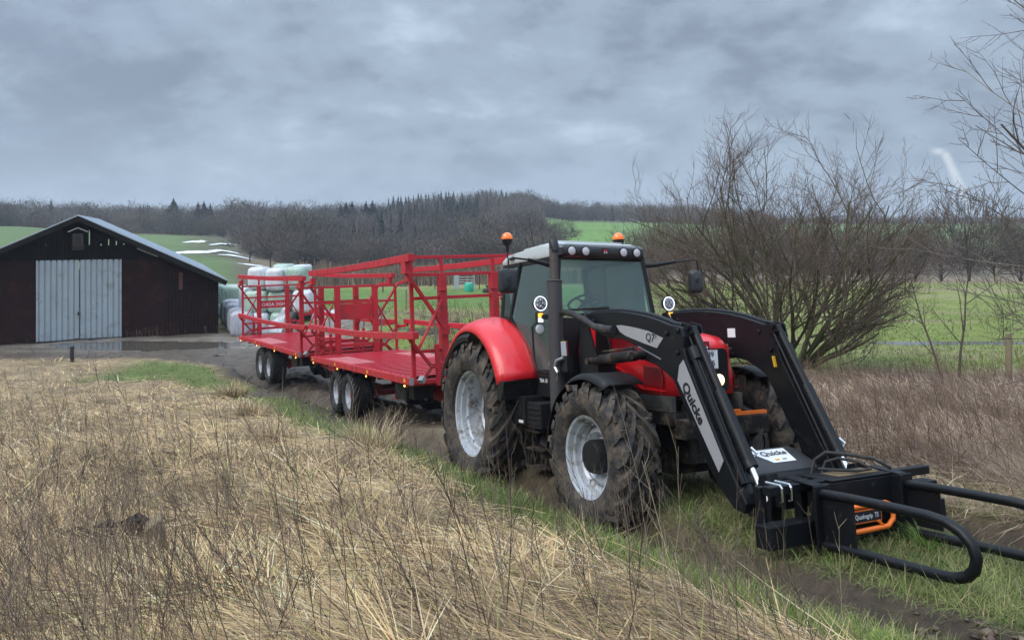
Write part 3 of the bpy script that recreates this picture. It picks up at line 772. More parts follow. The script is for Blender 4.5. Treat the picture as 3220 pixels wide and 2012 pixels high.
# roof
def rs(x, w, zb, zt): 
    return [(x,-w,zb),(x,-w-.01,zb+.04),(x,-w+.03,zt-.035),(x,-w+.14,zt),(x,w-.14,zt),(x,w-.03,zt-.035),(x,w+.01,zb+.04),(x,w,zb)]
m = MB(); m.loft([rs(-.04,.60,2.78,2.86), rs(.0,.635,2.775,2.895), rs(.10,.645,2.77,2.93), rs(1.0,.64,2.76,2.955), rs(1.30,.63,2.76,2.94), rs(1.40,.61,2.80,2.915)])
m.box((.25,-.45,2.94),(1.2,.45,2.972))
roof = m.build('cab_roof', M['roofgrey'], TR, smooth=True, bevel=.006)
m = MB()
def vs_(x, w, zb, zt): return [(x,-w,zb+.03),(x,-w,zt-.03),(x,-w+.04,zt),(x,w-.04,zt),(x,w,zt-.03),(x,w,zb+.03),(x,w-.05,zb),(x,-w+.05,zb)]
m.loft([vs_(1.25,.625,2.735,2.90), vs_(1.42,.605,2.725,2.90), vs_(1.485,.57,2.74,2.885), vs_(1.505,.53,2.765,2.865)])
vis = m.build('visor', mat('visor_black', (.012,.012,.013), .25, coat=.5), roof, smooth=True, bevel=.006)
for y in (-.46,-.27,.26,.45):
    m = MB(); m.lathe([(0,.062),(.010,.062),(.012,.050)], (1.503,y,2.812), 'x', 24, 0); m.lathe([(.008,.052),(.016,.04),(.018,.001)], (1.503,y,2.812), 'x', 24, 1)
    m.build('work_light', [M['plastic'], M['lens']], TR, smooth=True)
badge((1.507,0,2.815), .075, roof)
m = MB(); m.tube([(.1,-.2,2.93),(.05,-.22,3.2),(.0,-.24,3.5)], [.006,.005,.003], 5); m.build('antenna', M['plastic'], TR)
# beacons
def beacon(c, stalk):
    k = MB(); x, y, z = c
    k.lathe([(-.075,.035),(-.06,.055),(-.01,.074),(.0,.074)], c, 'z', 24)
    if stalk: k.tube([(x,y,z-.07),(x,y,z-.15),(x+.0,y,z-.17)], [.03,.02,.012], 8); k.tube([(x,y,z-.16),(x+.0,y-.0,z-.24),(x+.05,y+.02,z-.27),(x+.12,y+.06,z-.27)], .010, 8)
    b0 = k.build('beacon_base', M['plastic'], TR, smooth=True)
    k = MB(); k.lathe([(.0,.072),(.03,.073),(.06,.066),(.085,.048),(.098,.024),(.102,.001)], (x,y,z-.01), 'z', 28); k.build('beacon_dome', M['beacon'], b0, smooth=True)
beacon((.28,-.70,3.09), True); beacon((1.02,.52,3.035), False)
# mirrors
m = MB(); m.tube([(1.40,-.60,2.66),(1.42,-.72,2.65),(1.45,-1.0,2.70)], [.035,.03,.02], 8); m.tube([(1.45,-1.0,2.70),(1.45,-1.20,2.715),(1.45,-1.25,2.69),(1.45,-1.255,2.5),(1.46,-1.25,2.42)], .011, 8)
m.build('mirror_arm', M['plastic'], TR, smooth=True)
m = MB(); m.tube([(1.40,.60,2.67),(1.42,.75,2.675),(1.45,1.07,2.725)], [.035,.028,.02], 8); m.tube([(1.45,1.07,2.725),(1.45,1.36,2.755),(1.45,1.41,2.74),(1.45,1.42,2.6),(1.46,1.40,2.45)], .011, 8)
m.build('mirror_arm', M['plastic'], TR, smooth=True)
def mirror(c, w, h, rz=0):
    k = MB(); pts = rrect(w, h, .045); x, y, z = c
    def P(sc, dx): return [(x+dx - (a*sc)*math.sin(rz)*-1, y+a*sc*math.cos(rz), z+b_*sc) for a, b_ in pts]
    k.loft([P(1,-.035), P(1,.0), P(.93,.025), P(.75,.038)])
    k.cyl((x+.03,y,z+.02),(x+.05,y,z+.02),.03,14)
    k.build('mirror', M['mirror'], TR, smooth=True)
    return k
mirror((1.45,-1.255,2.455), .225, .275); mirror((1.45,1.375,2.475), .15, .285, .5)
m = MB(); m.tube([(1.50,-1.25,2.46),(1.51,-1.25,2.42),(1.50,-1.31,2.385),(1.50,-1.33,2.37),(1.50,-1.28,2.36),(1.50,-1.25,2.40)], .006, 6); m.build('mirror_cable', M['plastic'], TR)
# exhaust
m = MB(); m.cyl((1.62,-.765,.98),(1.62,-.765,2.45),.083,28); m.lathe([(0,.083),(.012,.092),(.022,.083)], (1.62,-.765,2.435), 'z', 28)
ex = m.build('exhaust_stack', M['exh'], TR, smooth=True)
m = MB(); m.tube([(1.62,-.765,2.44),(1.62,-.765,2.70),(1.625,-.765,2.80)], [.050,.048,.050], 24); m.build('exhaust_pipe', M['exh2'], ex, smooth=True)
m = MB(); m.tube([(1.60,-.765,2.905),(1.615,-.765,2.90),(1.64,-.765,2.84),(1.665,-.765,2.77)], [.012,.05,.056,.035], 24); m.build('exhaust_tip', M['ink'], ex, smooth=True)
# LED lamps on brackets
for s in (-1,1):
    m = MB(); m.lathe([(-.05,.05),(-.03,.080),(.01,.086),(.02,.086),(.022,.082)], (1.49,s*.89,2.20), 'x', 32); m.tube([(1.46,s*.89,2.11),(1.46,s*.89,2.05)], .02, 8); m.bar((1.46,s*.66,2.04),(1.46,s*.92,2.04),.03,.03)
    lp = m.build('led_lamp', M['plastic'], TR, smooth=True)
    m = MB(); m.lathe([(0,.084),(.004,.082),(.005,.074),(.0,.073)], (1.512,s*.89,2.20), 'x', 32); m.build('led_ring', M['led'], lp, smooth=True)
    m = MB(); m.lathe([(0,.073),(.003,.05),(.006,.001)], (1.513,s*.89,2.20), 'x', 24)
    for k in range(5):
        a = 2*math.pi*k/5; m.lathe([(.004,.022),(.012,.014),(.004,.002)], (1.514,s*.89+.038*math.cos(a),2.20+.038*math.sin(a)), 'x', 12)
    m.build('led_lens', mat('led_lens%d' % s, (.35,.35,.38), .12, metal=.6), lp, smooth=True)
    m = MB(); m.box((1.47,s*.86,1.985),(1.52,s*.94,2.10),0); m.box((1.521,s*.868,2.045),(1.525,s*.932,2.092),1); m.box((1.521,s*.868,1.992),(1.525,s*.932,2.038),2)
    m.build('turn_signal', [M['plastic'], M['amber'], M['led']], TR, bevel=.004)
m = MB(); m.bar((1.55,-.90,2.05),(1.6,-.72,2.05),.04,.05); m.lathe([(0,.062),(.012,.062)], (1.49,-.90,1.915), 'x', 24); m.bar((1.48,-.9,1.98),(1.48,-.9,1.93),.02,.02)
m.build('lamp_bracket', M['plastic'], TR)
m = MB(); m.lathe([(0,.056),(.010,.045),(.014,.001)], (1.502,-.90,1.915), 'x', 24); m.build('fender_light', M['lens'], TR, smooth=True)

# ---------------------------------------------------------------- front loader
LD = empty('front_loader', FT); tag(LD, 'black front loader with two arched arms and grey side panels, bolted to the red tractor', 'loader')
arm_top = [(2.05,2.06),(2.25,2.07),(2.45,2.07),(2.65,2.065),(2.84,2.045),(3.02,2.02),(3.2,1.985),(3.35,1.945),(3.47,1.91),(3.58,1.895),(3.64,1.88)]
arm_prof = arm_top + [(3.67,1.80),(3.655,1.70),(3.70,1.58),(4.10,.84),(4.26,.60),(4.33,.50),(4.30,.42),(4.18,.44),(4.02,.58),(3.885,.75),(3.69,1.06),(3.56,1.31),(3.49,1.42),(3.40,1.475),(3.24,1.55),(3.06,1.585),(3.03,1.68),(2.88,1.74),(2.72,1.785),(2.5,1.80),(2.36,1.82),(2.23,1.87),(2.10,1.95)]
M['decalgrey'] = mat('decal_grey', (.30,.30,.31), .45, var=.12, vs=7)
for s in (-1,1):
    m = MB(); m.prism(arm_prof, s*.475, s*.62)
    for (x, z) in ((3.44,1.83),(3.60,1.85),(3.58,1.66),(2.20,1.98),(3.05,1.61)):
        m.cyl((x,s*.615,z),(x,s*.645,z),.024,10); m.cyl((x,s*.48,z),(x,s*.455,z),.024,10)
    # curved rib along the top of the arm
    pts = [(x, s*.5475, z+.004) for x, z in arm_top[:-1]]
    m.tube(pts, .028, 8)
    arm = m.build('loader_arm', M['black'], LD, bevel=.012, smooth=False)
    m = MB()
    for k, dy in ((0,-.03),(1,0),(2,.03)):
        m.tube([(3.72,s*(.55+dy),1.66),(4.27,s*(.55+dy),.64)], .022, 8)
    m.cyl((3.70,s*.55,1.70),(3.75,s*.55,1.60),.055,12)
    m.build('link_rod', M['black'], arm, smooth=True)
    d0, d1 = (s*.6225, s*.6265) if s < 0 else (s*.4725, s*.4685)
    if s < 0:
        m = MB(); m.prism([(2.62,1.925),(2.72,1.925),(2.95,1.895),(3.15,1.86),(3.38,1.79),(3.28,1.70),(3.10,1.74),(2.92,1.785),(2.78,1.82),(2.68,1.86)], d0, d1)
        m.prism([(3.655,1.60),(3.595,1.55),(3.56,1.42),(4.035,.70),(4.10,.80)], d0, d1)
        pn = m.build('side_panel', M['decalgrey'], arm)
        m = MB(); m.text('Q7', (3.185,-.6275,1.795), (1,0,-.12), (.12,0,1), .105, bold=.012); m.build('lettering', M['ink'], arm); m = MB(); m.text('S', (3.272,-.6275,1.812), (1,0,-.12), (.12,0,1), .065, bold=.012); m.build('lettering', M['ink'], arm); m = MB()
        m.text('Quicke', (3.755,-.6275,1.235), (.55,0,-.835), (.835,0,.55), .125, bold=.035, sx=1.05)
        m.build('lettering', M['ink'], arm)
        m = MB(); m.bar((2.98,-.624,1.715),(3.33,-.624,1.60),.006,.012); m.build('scrape_line', M['steel'], arm)
    else:
        m = MB(); m.box((3.0,.4690,1.78),(3.11,.4725,1.87)); m.build('sticker', M['white'], arm)
        m = MB(); m.bar((3.64,.44,1.60),(3.66,.44,1.5),.03,.012); m.build('marker', M['yellow'], arm)
    # tilt cylinder in front of the arm
    y = s*.50
    m = MB()
    m.prism([(3.56,1.93),(3.70,1.90),(3.72,1.83),(3.60,1.80)], s*.44, s*.455); m.prism([(3.56,1.93),(3.70,1.90),(3.72,1.83),(3.60,1.80)], s*.54, s*.555)
    m.cyl((3.66,s*.42,1.875),(3.66,s*.57,1.875),.022,12)
    m.tube([(3.66,y,1.875),(3.98,y,1.30)], .036, 14); m.tube([(3.95,y,1.34),(4.27,y,.775)], .052, 20); m.tube([(4.25,y,.80),(4.285,y,.755)], .056, 20)
    m.tube([(3.64,y-.045,1.84),(4.20,y-.055,.80)], .012, 6)
    cyl_ = m.build('tilt_cylinder', M['black'], LD, smooth=True)
    m = MB(); m.tube([(4.27,y,.775),(4.37,y,.60)], .026, 16); m.build('piston_rod', M['chrome'], cyl_, smooth=True)
    m = MB(); m.tube([(4.05,y+.06,1.12),(4.03,y+.075,1.10),(4.05,y+.075,1.06)], .012, 8); m.build('hose_fitting', M['chrome'], cyl_, smooth=True); m = MB(); m.tube([(4.21,y+.07,.90),(4.25,y+.09,.86),(4.24,y+.07,.83)], .012, 8); m.build('hose_fitting', M['chrome'], cyl_, smooth=True)
    m = MB(); m.tube([(4.05,y+.075,1.06),(4.02,y+.06,.98),(3.98,y+.03,.85),(4.0,y+.0,.75)], .010, 8); m.build('hydraulic_hose', M['rubber2'], cyl_, smooth=True)
    # lift cylinder and mounting bracket
    m = MB(); m.tube([(2.42,s*.69,1.585),(3.02,s*.69,1.635)], .055, 20); m.tube([(2.26,s*.69,1.57),(2.45,s*.69,1.588)], .035, 14); m.cyl((3.06,s*.60,1.635),(3.06,s*.76,1.635),.04,12); m.cyl((2.24,s*.60,1.57),(2.24,s*.76,1.57),.035,12)
    m.tube([(2.45,s*.69,1.665),(3.0,s*.69,1.70)], .012, 8)
    m.build('lift_cylinder', M['blackd'], LD, smooth=True)
    m = MB(); pb = [(1.95,2.07),(2.05,2.07),(2.12,1.98),(2.2,1.78),(2.30,1.55),(2.32,1.12),(1.93,1.12),(1.94,1.55),(1.96,1.8)]
    m.prism(pb, s*.635, s*.66); m.prism(pb, s*.44, s*.465); m.cyl((2.10,s*.43,1.97),(2.10,s*.68,1.97),.035,12)
    m.box((1.93,s*.46,.80),(2.30,s*.66,1.14)); m.box((1.95,s*.30,.78),(2.25,s*.50,.98)); m.bar((2.2,s*.42,.9),(3.1,s*.30,.82),.04,.16)
    m.build('mounting_bracket', M['black'], LD, bevel=.006)
# torque tube and its cover
m = MB(); m.cyl((4.10,-.48,.595),(4.10,.48,.595),.080,24); m.prism([(3.82,.95),(4.0,.80),(4.08,.60),(3.95,.60)], -.475, -.45); m.prism([(3.82,.95),(4.0,.80),(4.08,.60),(3.95,.60)], .45, .475)
m.build('torque_tube', M['black'], LD, smooth=True)
CZ = -.085
def cs(y, k): return [(x_, y, z_+CZ) for x_, z_ in ((3.83,.80),(3.86,.80+.10*k),(3.93,.80+.105*k),(4.10,.80+.01*k),(4.14,.78-.05*k),(4.10,.745-.06*k),(3.92,.72))]
m = MB(); m.loft([cs(-.36,.35), cs(-.34,.8), cs(-.29,1), cs(.27,1), cs(.34,.8), cs(.37,.35)])
cv = m.build('cover', mat('cover_plastic', (.035,.035,.038), .45, bump=.08, bs=150), LD, smooth=True, bevel=.008)
m = MB()
def onc(y, f):   # point on the sloping face of the cover, f = 0 top, 1 bottom
    return (3.93+.17*f, y, .9055-.095*f+.004+CZ)
m.add([onc(-.235,.06), onc(.18,.06), onc(.18,.94), onc(-.075,.94)], [(0,1,2,3)], 0)
m.text('Quicke', (onc(.015,.36)[0],.015,onc(.015,.36)[2]+.002), (0,1,0), (-.17,0,.095), .078, 1, bold=.018, sx=1.25)
q = onc(.02,.78); m.add([(q[0]-.012,-.03,q[2]+.008),(q[0]-.012,.02,q[2]+.008),(q[0]+.008,.02,q[2]-.003),(q[0]+.008,-.03,q[2]-.003)], [(0,1,2,3)], 2)
m.add([(q[0]-.01,.05,q[2]+.007),(q[0]-.01,.10,q[2]+.007),(q[0]+.006,.10,q[2]-.002),(q[0]+.006,.05,q[2]-.002)], [(0,1,2,3)], 3)
m.build('name_plate', [M['white'], M['ink'], M['yellow'], M['panel']], cv, recalc=False)
m = MB()   # protected hose bundle behind the right arm
m.tube([(2.62,-.66,1.88),(2.48,-.67,1.885),(2.38,-.67,1.905),(2.30,-.68,1.92),(2.22,-.69,1.955),(2.06,-.70,2.02),(1.92,-.71,2.065),(1.78,-.72,2.09),(1.66,-.72,2.09),(1.58,-.72,2.05),(1.555,-.72,1.98),(1.57,-.72,1.91),(1.62,-.72,1.86)], [.045,.048,.045,.035,.034,.034,.034,.034,.034,.033,.032,.032,.03], 12)
m.build('hose_bundle', M['rubber2'], LD, smooth=True)
m = MB()
for k in range(3): m.tube([(1.60,-.72+.02*k,1.88),(1.66+.03*k,-.74,1.80),(1.74+.03*k,-.75,1.76)], .012, 8, 0); m.tube([(1.74+.035*k,-.755,1.77),(1.75+.035*k,-.755,1.62)], .021, 10, 1); m.tube([(1.742+.035*k,-.755,1.775),(1.743+.035*k,-.755,1.755)], .018, 10, 2)
m.tube([(1.62,-.78,1.62),(1.56,-.80,1.60),(1.53,-.80,1.53),(1.58,-.80,1.48)], .018, 8, 3); m.tube([(1.80,-.78,1.60),(1.72,-.82,1.57),(1.68,-.82,1.50),(1.74,-.82,1.44)], .020, 8, 3)
m.tube([(1.58,-.8,1.50),(1.55,-.8,1.40),(1.60,-.8,1.33)], .009, 6, 1); m.tube([(1.74,-.82,1.46),(1.72,-.82,1.36)], .009, 6, 1)
m.box((1.70,-.77,1.45),(1.86,-.70,1.62),0)
m.build('coupling_block', [M['plastic'], M['chrome'], M['yellow'], M['steel']], LD, smooth=True)
# lower links and tool carrier at the arm tips
for s in (-1,1):
    m = MB()
    m.bar((4.36,s*.50,.62),(4.30,s*.50,.42),.10,.03,(0,1,0)); m.bar((4.37,s*.46,.62),(4.20,s*.44,.50),.03,.05); m.bar((4.2,s*.44,.50),(4.30,s*.44,.34),.03,.05)
    m.prism([(4.32,.36),(4.40,.72),(4.48,.74),(4.52,.62),(4.50,.30),(4.42,.22)], s*.52, s*.545); m.prism([(4.32,.36),(4.40,.72),(4.48,.74),(4.52,.62),(4.50,.30),(4.42,.22)], s*.42, s*.44)
    for (x, z) in ((4.37,.62),(4.30,.42),(4.24,.47),(4.42,.33)): m.cyl((x,s*.40,z),(x,s*.565,z),.024,12)
    cr = m.build('tool_carrier', M['black'], LD, bevel=.004)
    if s < 0:
        m = MB()
        for (x, z) in ((4.46,.56),(4.425,.515)): m.lathe([(0,.026),(-.002,.026),(-.002,.001)], (x,-.5455,z), 'y', 20)
        m.build('sticker', M['white'], cr)
m = MB(); m.box((4.40,-.42,.60),(4.45,.42,.66)); m.box((4.40,-.42,.28),(4.45,.42,.34)); m.build('cross_bar', M['black'], LD, bevel=.005)

# ---------------------------------------------------------------- bale grab carried on the loader
GB = empty('bale_grab', FT); tag(GB, 'black bale grab with two tube hoops resting on the grass before the loader', 'bale grab')
m = MB()
m.box((4.70,-.80,.65),(4.78,.93,.715)); m.box((4.70,-.89,.30),(4.84,1.0,.46)); m.box((4.62,-.80,.30),(4.68,-.74,.70)); m.box((4.62,-.42,.30),(4.70,-.36,.70)); m.box((4.62,.36,.30),(4.70,.42,.70))
m.box((4.50,-.5,.50),(4.62,.5,.64)); m.box((4.50,-.48,.24),(4.60,.48,.34)); m.box((4.80,-.42,.28),(4.84,.44,.70)); m.box((4.55,-.25,.705),(4.84,.40,.72))
m.box((4.66,.78,.44),(4.80,.98,.60))
m.build('frame', M['black'], GB, bevel=.008)
m = MB(); m.box((4.60,-.10,.722),(4.78,.34,.726)); m.build('dirt_plate', mat('rusty', (.13,.085,.04), .8, var=.7, vs=16), GB)
for s in (-1,1):
    y = s*.45; dz_ = -.02 if s > 0 else 0
    m = MB(); ca = [(4.92,.66),(5.10,.667),(5.45,.668),(5.75,.665),(5.88,.65),(5.97,.61),(6.03,.55),(6.05,.48),(6.03,.41),(5.98,.36),(5.90,.332),(5.80,.325),(5.5,.32),(5.2,.315),(4.92,.31)]
    m.tube([(x,y,z+dz_) for x, z in ca], .034, 16)
    hp = m.build('grab_hoop', M['black'], GB, smooth=True)
    m = MB()
    m.prism([(4.92,.345),(5.20,.345),(5.20,.635),(4.92,.635)], y-.006, y+.006)
    m.prism([(4.74,.66),(4.80,.64),(4.83,.70),(4.94,.705),(4.94,.24),(4.86,.24),(4.82,.44),(4.74,.50)], y-s*.06-.008, y-s*.06+.008)
    m.box((4.91,y-.07,.24),(4.93,y+.07,.715)); m.bar((4.62,y,.735),(4.9,y,.712),.10,.012)
    m.build('side_plate', M['black'], hp, bevel=.003)
m = MB(); ct = [(4.88,-.26,.535),(4.94,-.20,.535),(4.94,.18,.535),(4.94,.235,.515),(4.94,.262,.47),(4.94,.25,.41),(4.94,.19,.365),(4.94,-.2,.36),(4.88,-.26,.36)]
m.tube(ct, .019, 12); m.bar((4.945,.08,.42),(4.945,.14,.37),.015,.02)
m.build('guard_tube', M['orange'], GB, smooth=True)
m = MB(); m.box((4.93,-.20,.415),(4.945,.125,.51),1); m.box((4.942,-.19,.425),(4.949,.115,.50),0)
m.text('Quadrogrip  TS', (4.951,-.04,.463), (0,1,0), (0,0,1), .048, 2, bold=.006, sx=.80)
m.build('name_sign', [M['ink'], M['orange'], M['white']], GB)
for y in (-.70,-.61):
    m = MB(); m.tube([(4.64,y,.72),(4.78,y,.718),(4.795,y,.70),(4.795,y,.61),(4.77,y,.60)], .010, 8)
    m.build('u_bolt', M['chrome'], GB, smooth=True)
m = MB()
m.tube([(4.45,-.05,.66),(4.46,0,.80),(4.52,.06,.86),(4.65,.16,.85),(4.78,.30,.82),(4.84,.40,.75)], .014, 10)
m.build('hydraulic_hose', M['rubber2'], GB, smooth=True); m = MB()
m.tube([(4.52,.0,.70),(4.53,.04,.79),(4.60,.10,.82),(4.72,.20,.80),(4.80,.22,.755),(4.76,.12,.745),(4.66,-.02,.75),(4.58,-.10,.755)], .012, 10)
m.build('hydraulic_hose', M['rubber2'], GB, smooth=True)

# ---------------------------------------------------------------- bale trailers
M['slat_shade'] = mat('slat_side_shade', (.10, .008, .012), .7, var=.4)  # slat sides coloured darker than the deck to paint in the gaps' shade
def trailer(F, label, rx0, rx1, wheels, wr, wz, hitch, front_top, rear_top, panel_z, txt, drawbar):
    t = empty('bale_trailer', F); tag(t, label, 'trailer', 'red bale trailers coupled behind the tractor')
    Lh = -7.9
    m = MB()   # deck
    k = 0; x = Lh+.1
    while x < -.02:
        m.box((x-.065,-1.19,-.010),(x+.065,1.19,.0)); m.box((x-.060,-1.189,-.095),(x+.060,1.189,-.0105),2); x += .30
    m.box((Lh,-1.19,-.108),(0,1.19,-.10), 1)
    dk = m.build('deck', [M['deck'], M['gap_shade'], M['slat_shade']], t)
    for s in (-1,1):
        m = MB(); m.box((wheels[1]-.75,s*1.19,-.028),(wheels[0]+.55,s*.62,.012)); m.build('floor_plate', M['plate'], dk, bevel=.004)
    m = MB()
    for s in (-1,1): m.box((Lh-.02,s*1.19,-.13),(.02,s*1.26,.0))
    m.box((Lh-.02,-1.19,-.13),(Lh+.06,1.19,-.052)); m.box((-.06,-1.19,-.13),(.02,1.19,-.052))
    sb = m.build('side_beam', M['tred'], t, bevel=.006)
    for x in (Lh+.25, Lh+2.6, -2.6, -.25):
        for s in (-1,1): m = MB(); m.box((x-.05,s*1.2615,-.095),(x+.05,s*1.264,-.03)); m.build('reflector', M['yellow'], sb)
    m = MB(); m.box((.021,-1.262,-.132),(.028,-1.18,.002)); m.build('end_cap', M['panel'], sb)
    m = MB()
    for s in (-1,1): m.box((Lh+.1,s*.32,-.40),(-.1,s*.44,-.13)); m.bar((Lh+.4,s*1.15,-.13),(Lh+1.3,s*.44,-.36),.06,.06); m.bar((-.4,s*1.15,-.13),(-1.0,s*.44,-.36),.06,.06)
    for i in range(9): m.box((Lh+.3+i*.9,-1.18,-.20),(Lh+.38+i*.9,1.18,-.13))
    for x in wheels: m.cyl((x,-.8,wz),(x,.8,wz),.065,12)
    xm = sum(wheels)/2
    for s in (-1,1): m.box((xm-.75,s*.40,wz+.10),(xm+.75,s*.50,wz+.22)); m.bar((xm,s*.45,wz+.2),(xm,s*.4,-.4),.14,.2); m.box((wheels[0]-.05,s*.42,wz-.1),(wheels[0]+.05,s*.5,wz+.12))
    m.cyl((-1.9,-.9,-.55),(-1.9,.0,-.55),.05,12)
    if drawbar:
        m.bar((-1.2,-.38,-.45),(1.7,-.03,-.82),.10,.16); m.bar((-1.2,.38,-.45),(1.7,.03,-.82),.10,.16); m.box((1.6,-.09,-.92),(2.6,.09,-.78)); m.cyl((2.6,0,-.92),(2.6,0,-.80),.1,12)
        m.bar((.3,-.5,-.13),(.6,-.3,-.6),.08,.08)
    else:
        m.bar((-.6,-.38,-.45),(1.0,-.03,-.72),.10,.14); m.bar((-.6,.38,-.45),(1.0,.03,-.72),.10,.14); m.box((.9,-.06,-.78),(1.6,.06,-.66))
    m.box((Lh-.5,-.08,-.62),(Lh+.6,.08,-.46))
    m.build('chassis', M['tred'], t, bevel=.006)
    for i, x in enumerate(wheels):
        for s in (-1,1):
            a = tyre('tyre', (x,s*.93,wz), wr, .50, .30, t, M['rubber2'], 24, .028, s, .010, 40+i*2+s); rim(a, .30, .50, .14, .2, s, 'trailer')
    # end frames
    for e, x, top in ((0, -.10, front_top), (1, Lh+.10, rear_top)):
        m = MB(); w_ = 1.13
        zt = 2.15 if top else 1.83
        for s in (-1,1):
            m.box((x-.03,s*w_-.035,-.05),(x+.03,s*w_+.035,zt-.03))
            m.box((x-.09,s*.53-.065,-.06),(x+.09,s*.53+.065,1.84))
            if top: m.box((x-.025,s*.53-.03,1.85),(x+.025,s*.53+.03,2.12))
            m.box((x+.03 if e == 0 else x-.10,s*.53-.1,1.52),(x+.12 if e == 0 else x-.03,s*.53+.03,1.545))
        for z in ([2.15] if top else []) + [1.83, 1.40, .44]:
            for (ya, yb_) in ((-w_,-.6),(-.46,.46),(.6,w_)) if z != 2.15 else ((-w_,w_),):
                if z == .44 and ya == -.46: m.box((x-.035,ya,.18),(x+.035,yb_,.27)); continue
                m.box((x-.028,ya,z-.03),(x+.028,yb_,z+.03))
            if z == 1.83: m.box((x-.025,-.46,1.80),(x+.025,.46,1.86)); 
        if e == 1:
            m.box((x-.015,-.46,panel_z[0]),(x+.02,.46,panel_z[1]))
        fr = m.build('end_frame', M['tred'], t, bevel=.004)
        if e == 1 and txt:
            k_ = MB(); k_.text('NDC AGRO', (x+.0225,.0,(panel_z[0]+panel_z[1])/2-.01), (0,-1,0), (0,0,1), .165, bold=.01, sx=1.0); k_.build('lettering', M['white'], fr, recalc=False)
        # folding linkage that carries the side rails
        d = .10 if e == 0 else -.10
        for s in (-1,1):
            m = MB(); c_ = MB()
            m.bar((x+d,s*1.27,1.90),(x+d,s*.55,.83),.05,.11,(1,0,0)); m.bar((x+d*1.55,s*1.08,.50),(x+d*1.55,s*.62,1.33),.025,.10,(1,0,0),ext=.03)
            m.bar((x+d,s*1.24,.70),(x+d,s*.82,.16),.05,.09,(1,0,0)); m.bar((x+d,s*.84,.17),(x+d,s*.45,.20),.07,.10)
            m.box((x+d*.4,s*.46,.72),(x+d*1.4,s*.60,.90))
            m.tube([(x+d,s*.70,-.18),(x+d,s*.715,.56)], .045, 14); m.bar((x+d*1.6,s*.88,.14),(x+d*2.4,s*1.06,-.02),.07,.07)
            for (yy, zz) in ((.66,1.26),(.70,1.12),(1.08,.50),(.84,.17)): m.cyl((x+d*.8,s*yy,zz),(x+d*1.9,s*yy,zz),.022,10)
            c_.tube([(x+d,s*.715,.5),(x+d,s*.745,1.02)], .022, 12)
            lk = m.build('fold_linkage', M['tred'], t, bevel=.004)
            c_.build('piston_rod', M['steel'], lk, smooth=True)
            k_ = MB(); k_.bar((x+d*2.3,s*1.04,.0),(x+d*2.75,s*1.11,-.07),.10,.09)
            k_.build('rubber_block', M['panel'], lk)
    # side rails
    for s in (-1,1):
        y = s*1.32
        m = MB(); up = [(rx0, 2.21), (rx0+(rx1-rx0)*.25, 2.165), (rx0+(rx1-rx0)*.5, 2.13), (rx0+(rx1-rx0)*.75, 2.115), (rx1, 2.115)]
        secs = []
        for (x, z) in up: secs.append([(x,y-.06,z-.065),(x,y+.06,z-.065),(x,y+.06,z+.065),(x,y-.06,z+.065)])
        m.loft(secs)
        for x in (rx0+.25, rx1-.30):
            z0 = 1.86 if x > -3 else 1.92
            m.box((x-.11,y-.055,z0),(x+.11,y+.055,2.06)); m.box((x-.13,y-.065,z0-.02),(x+.13,y+.065,z0))
            ex_ = -.02 if x > -3 else Lh
            m.bar((x, y, z0+.02),(ex_, s*1.25, 1.86),.06,.08)
        m.build('upper_rail', M['tred'], t, bevel=.006)
        m = MB(); lo = [(rx0-.1, .80), (rx0+(rx1-rx0)*.25, .745), (rx0+(rx1-rx0)*.5, .715), (rx0+(rx1-rx0)*.75, .72), (rx1+.1, .765)]
        secs = []
        for (x, z) in lo: secs.append([(x,y-.055,z-.06),(x,y+.055,z-.06),(x,y+.055,z+.06),(x,y-.055,z+.06)])
        m.loft(secs)
        for x in (rx0+.1, rx1-.15): m.bar((x, y, .70),(-.02 if x > -3 else Lh, s*1.2, .64),.06,.07)
        m.build('lower_rail', M['tred'], t, bevel=.006)
    m = MB(); m.box((-1.45,-1.05,-.50),(-.85,-.65,-.15)); m.box((-.80,-1.0,-.46),(-.50,-.62,-.16))
    for k in range(4): m.box((-.495,-.98,-.43+.07*k),(-.485,-.64,-.40+.07*k))
    m.build('storage_box', M['plastic'], t, bevel=.02)
    for x in (Lh+.15, Lh+2.7, -4.9+2.1, -.35):
        for s in (-1,1):
            m = MB(); m.box((x-.035,s*1.20,-.19),(x+.035,s*1.225,-.15),0); m.box((x-.022,s*1.225,-.185),(x+.022,s*1.235,-.155),1); m.build('marker_light', [M['plastic'], M['amberlit']], t)
    m = MB()
    if hitch: m.box((Lh-1.35,-.06,-1.02),(Lh-.2,.06,-.93),0); m.bar((Lh-.3,0,-.95),(Lh+.1,0,-.5),.1,.1,mi=0); m.tube([(Lh-1.35,0,-.97),(Lh-1.6,0,-.95),(Lh-1.75,.05,-.82),(Lh-1.95,.02,-.80)], .05, 8, 1); m.box((Lh-1.65,-.1,-1.15),(Lh-1.4,.1,-.85),1)
    else: m.box((Lh-.9,-.05,-.80),(Lh+.1,.05,-.68),0)
    m.build('rear_hitch', [M['tred'], M['rubber2']], t, bevel=.005)
    return t
trailer(F1, 'red bale trailer directly behind the tractor, its raised side rails the nearer pair', -7.45, .50, (-4.60,-5.73), .53, -.755, False, True, False, (.93,1.36), False, True)
trailer(F2, 'red bale trailer at the rear, nearest the black barn and the bales', -7.35, .95, (-3.95,-5.10), .56, -.80, True, False, True, (.98,1.26), True, False)
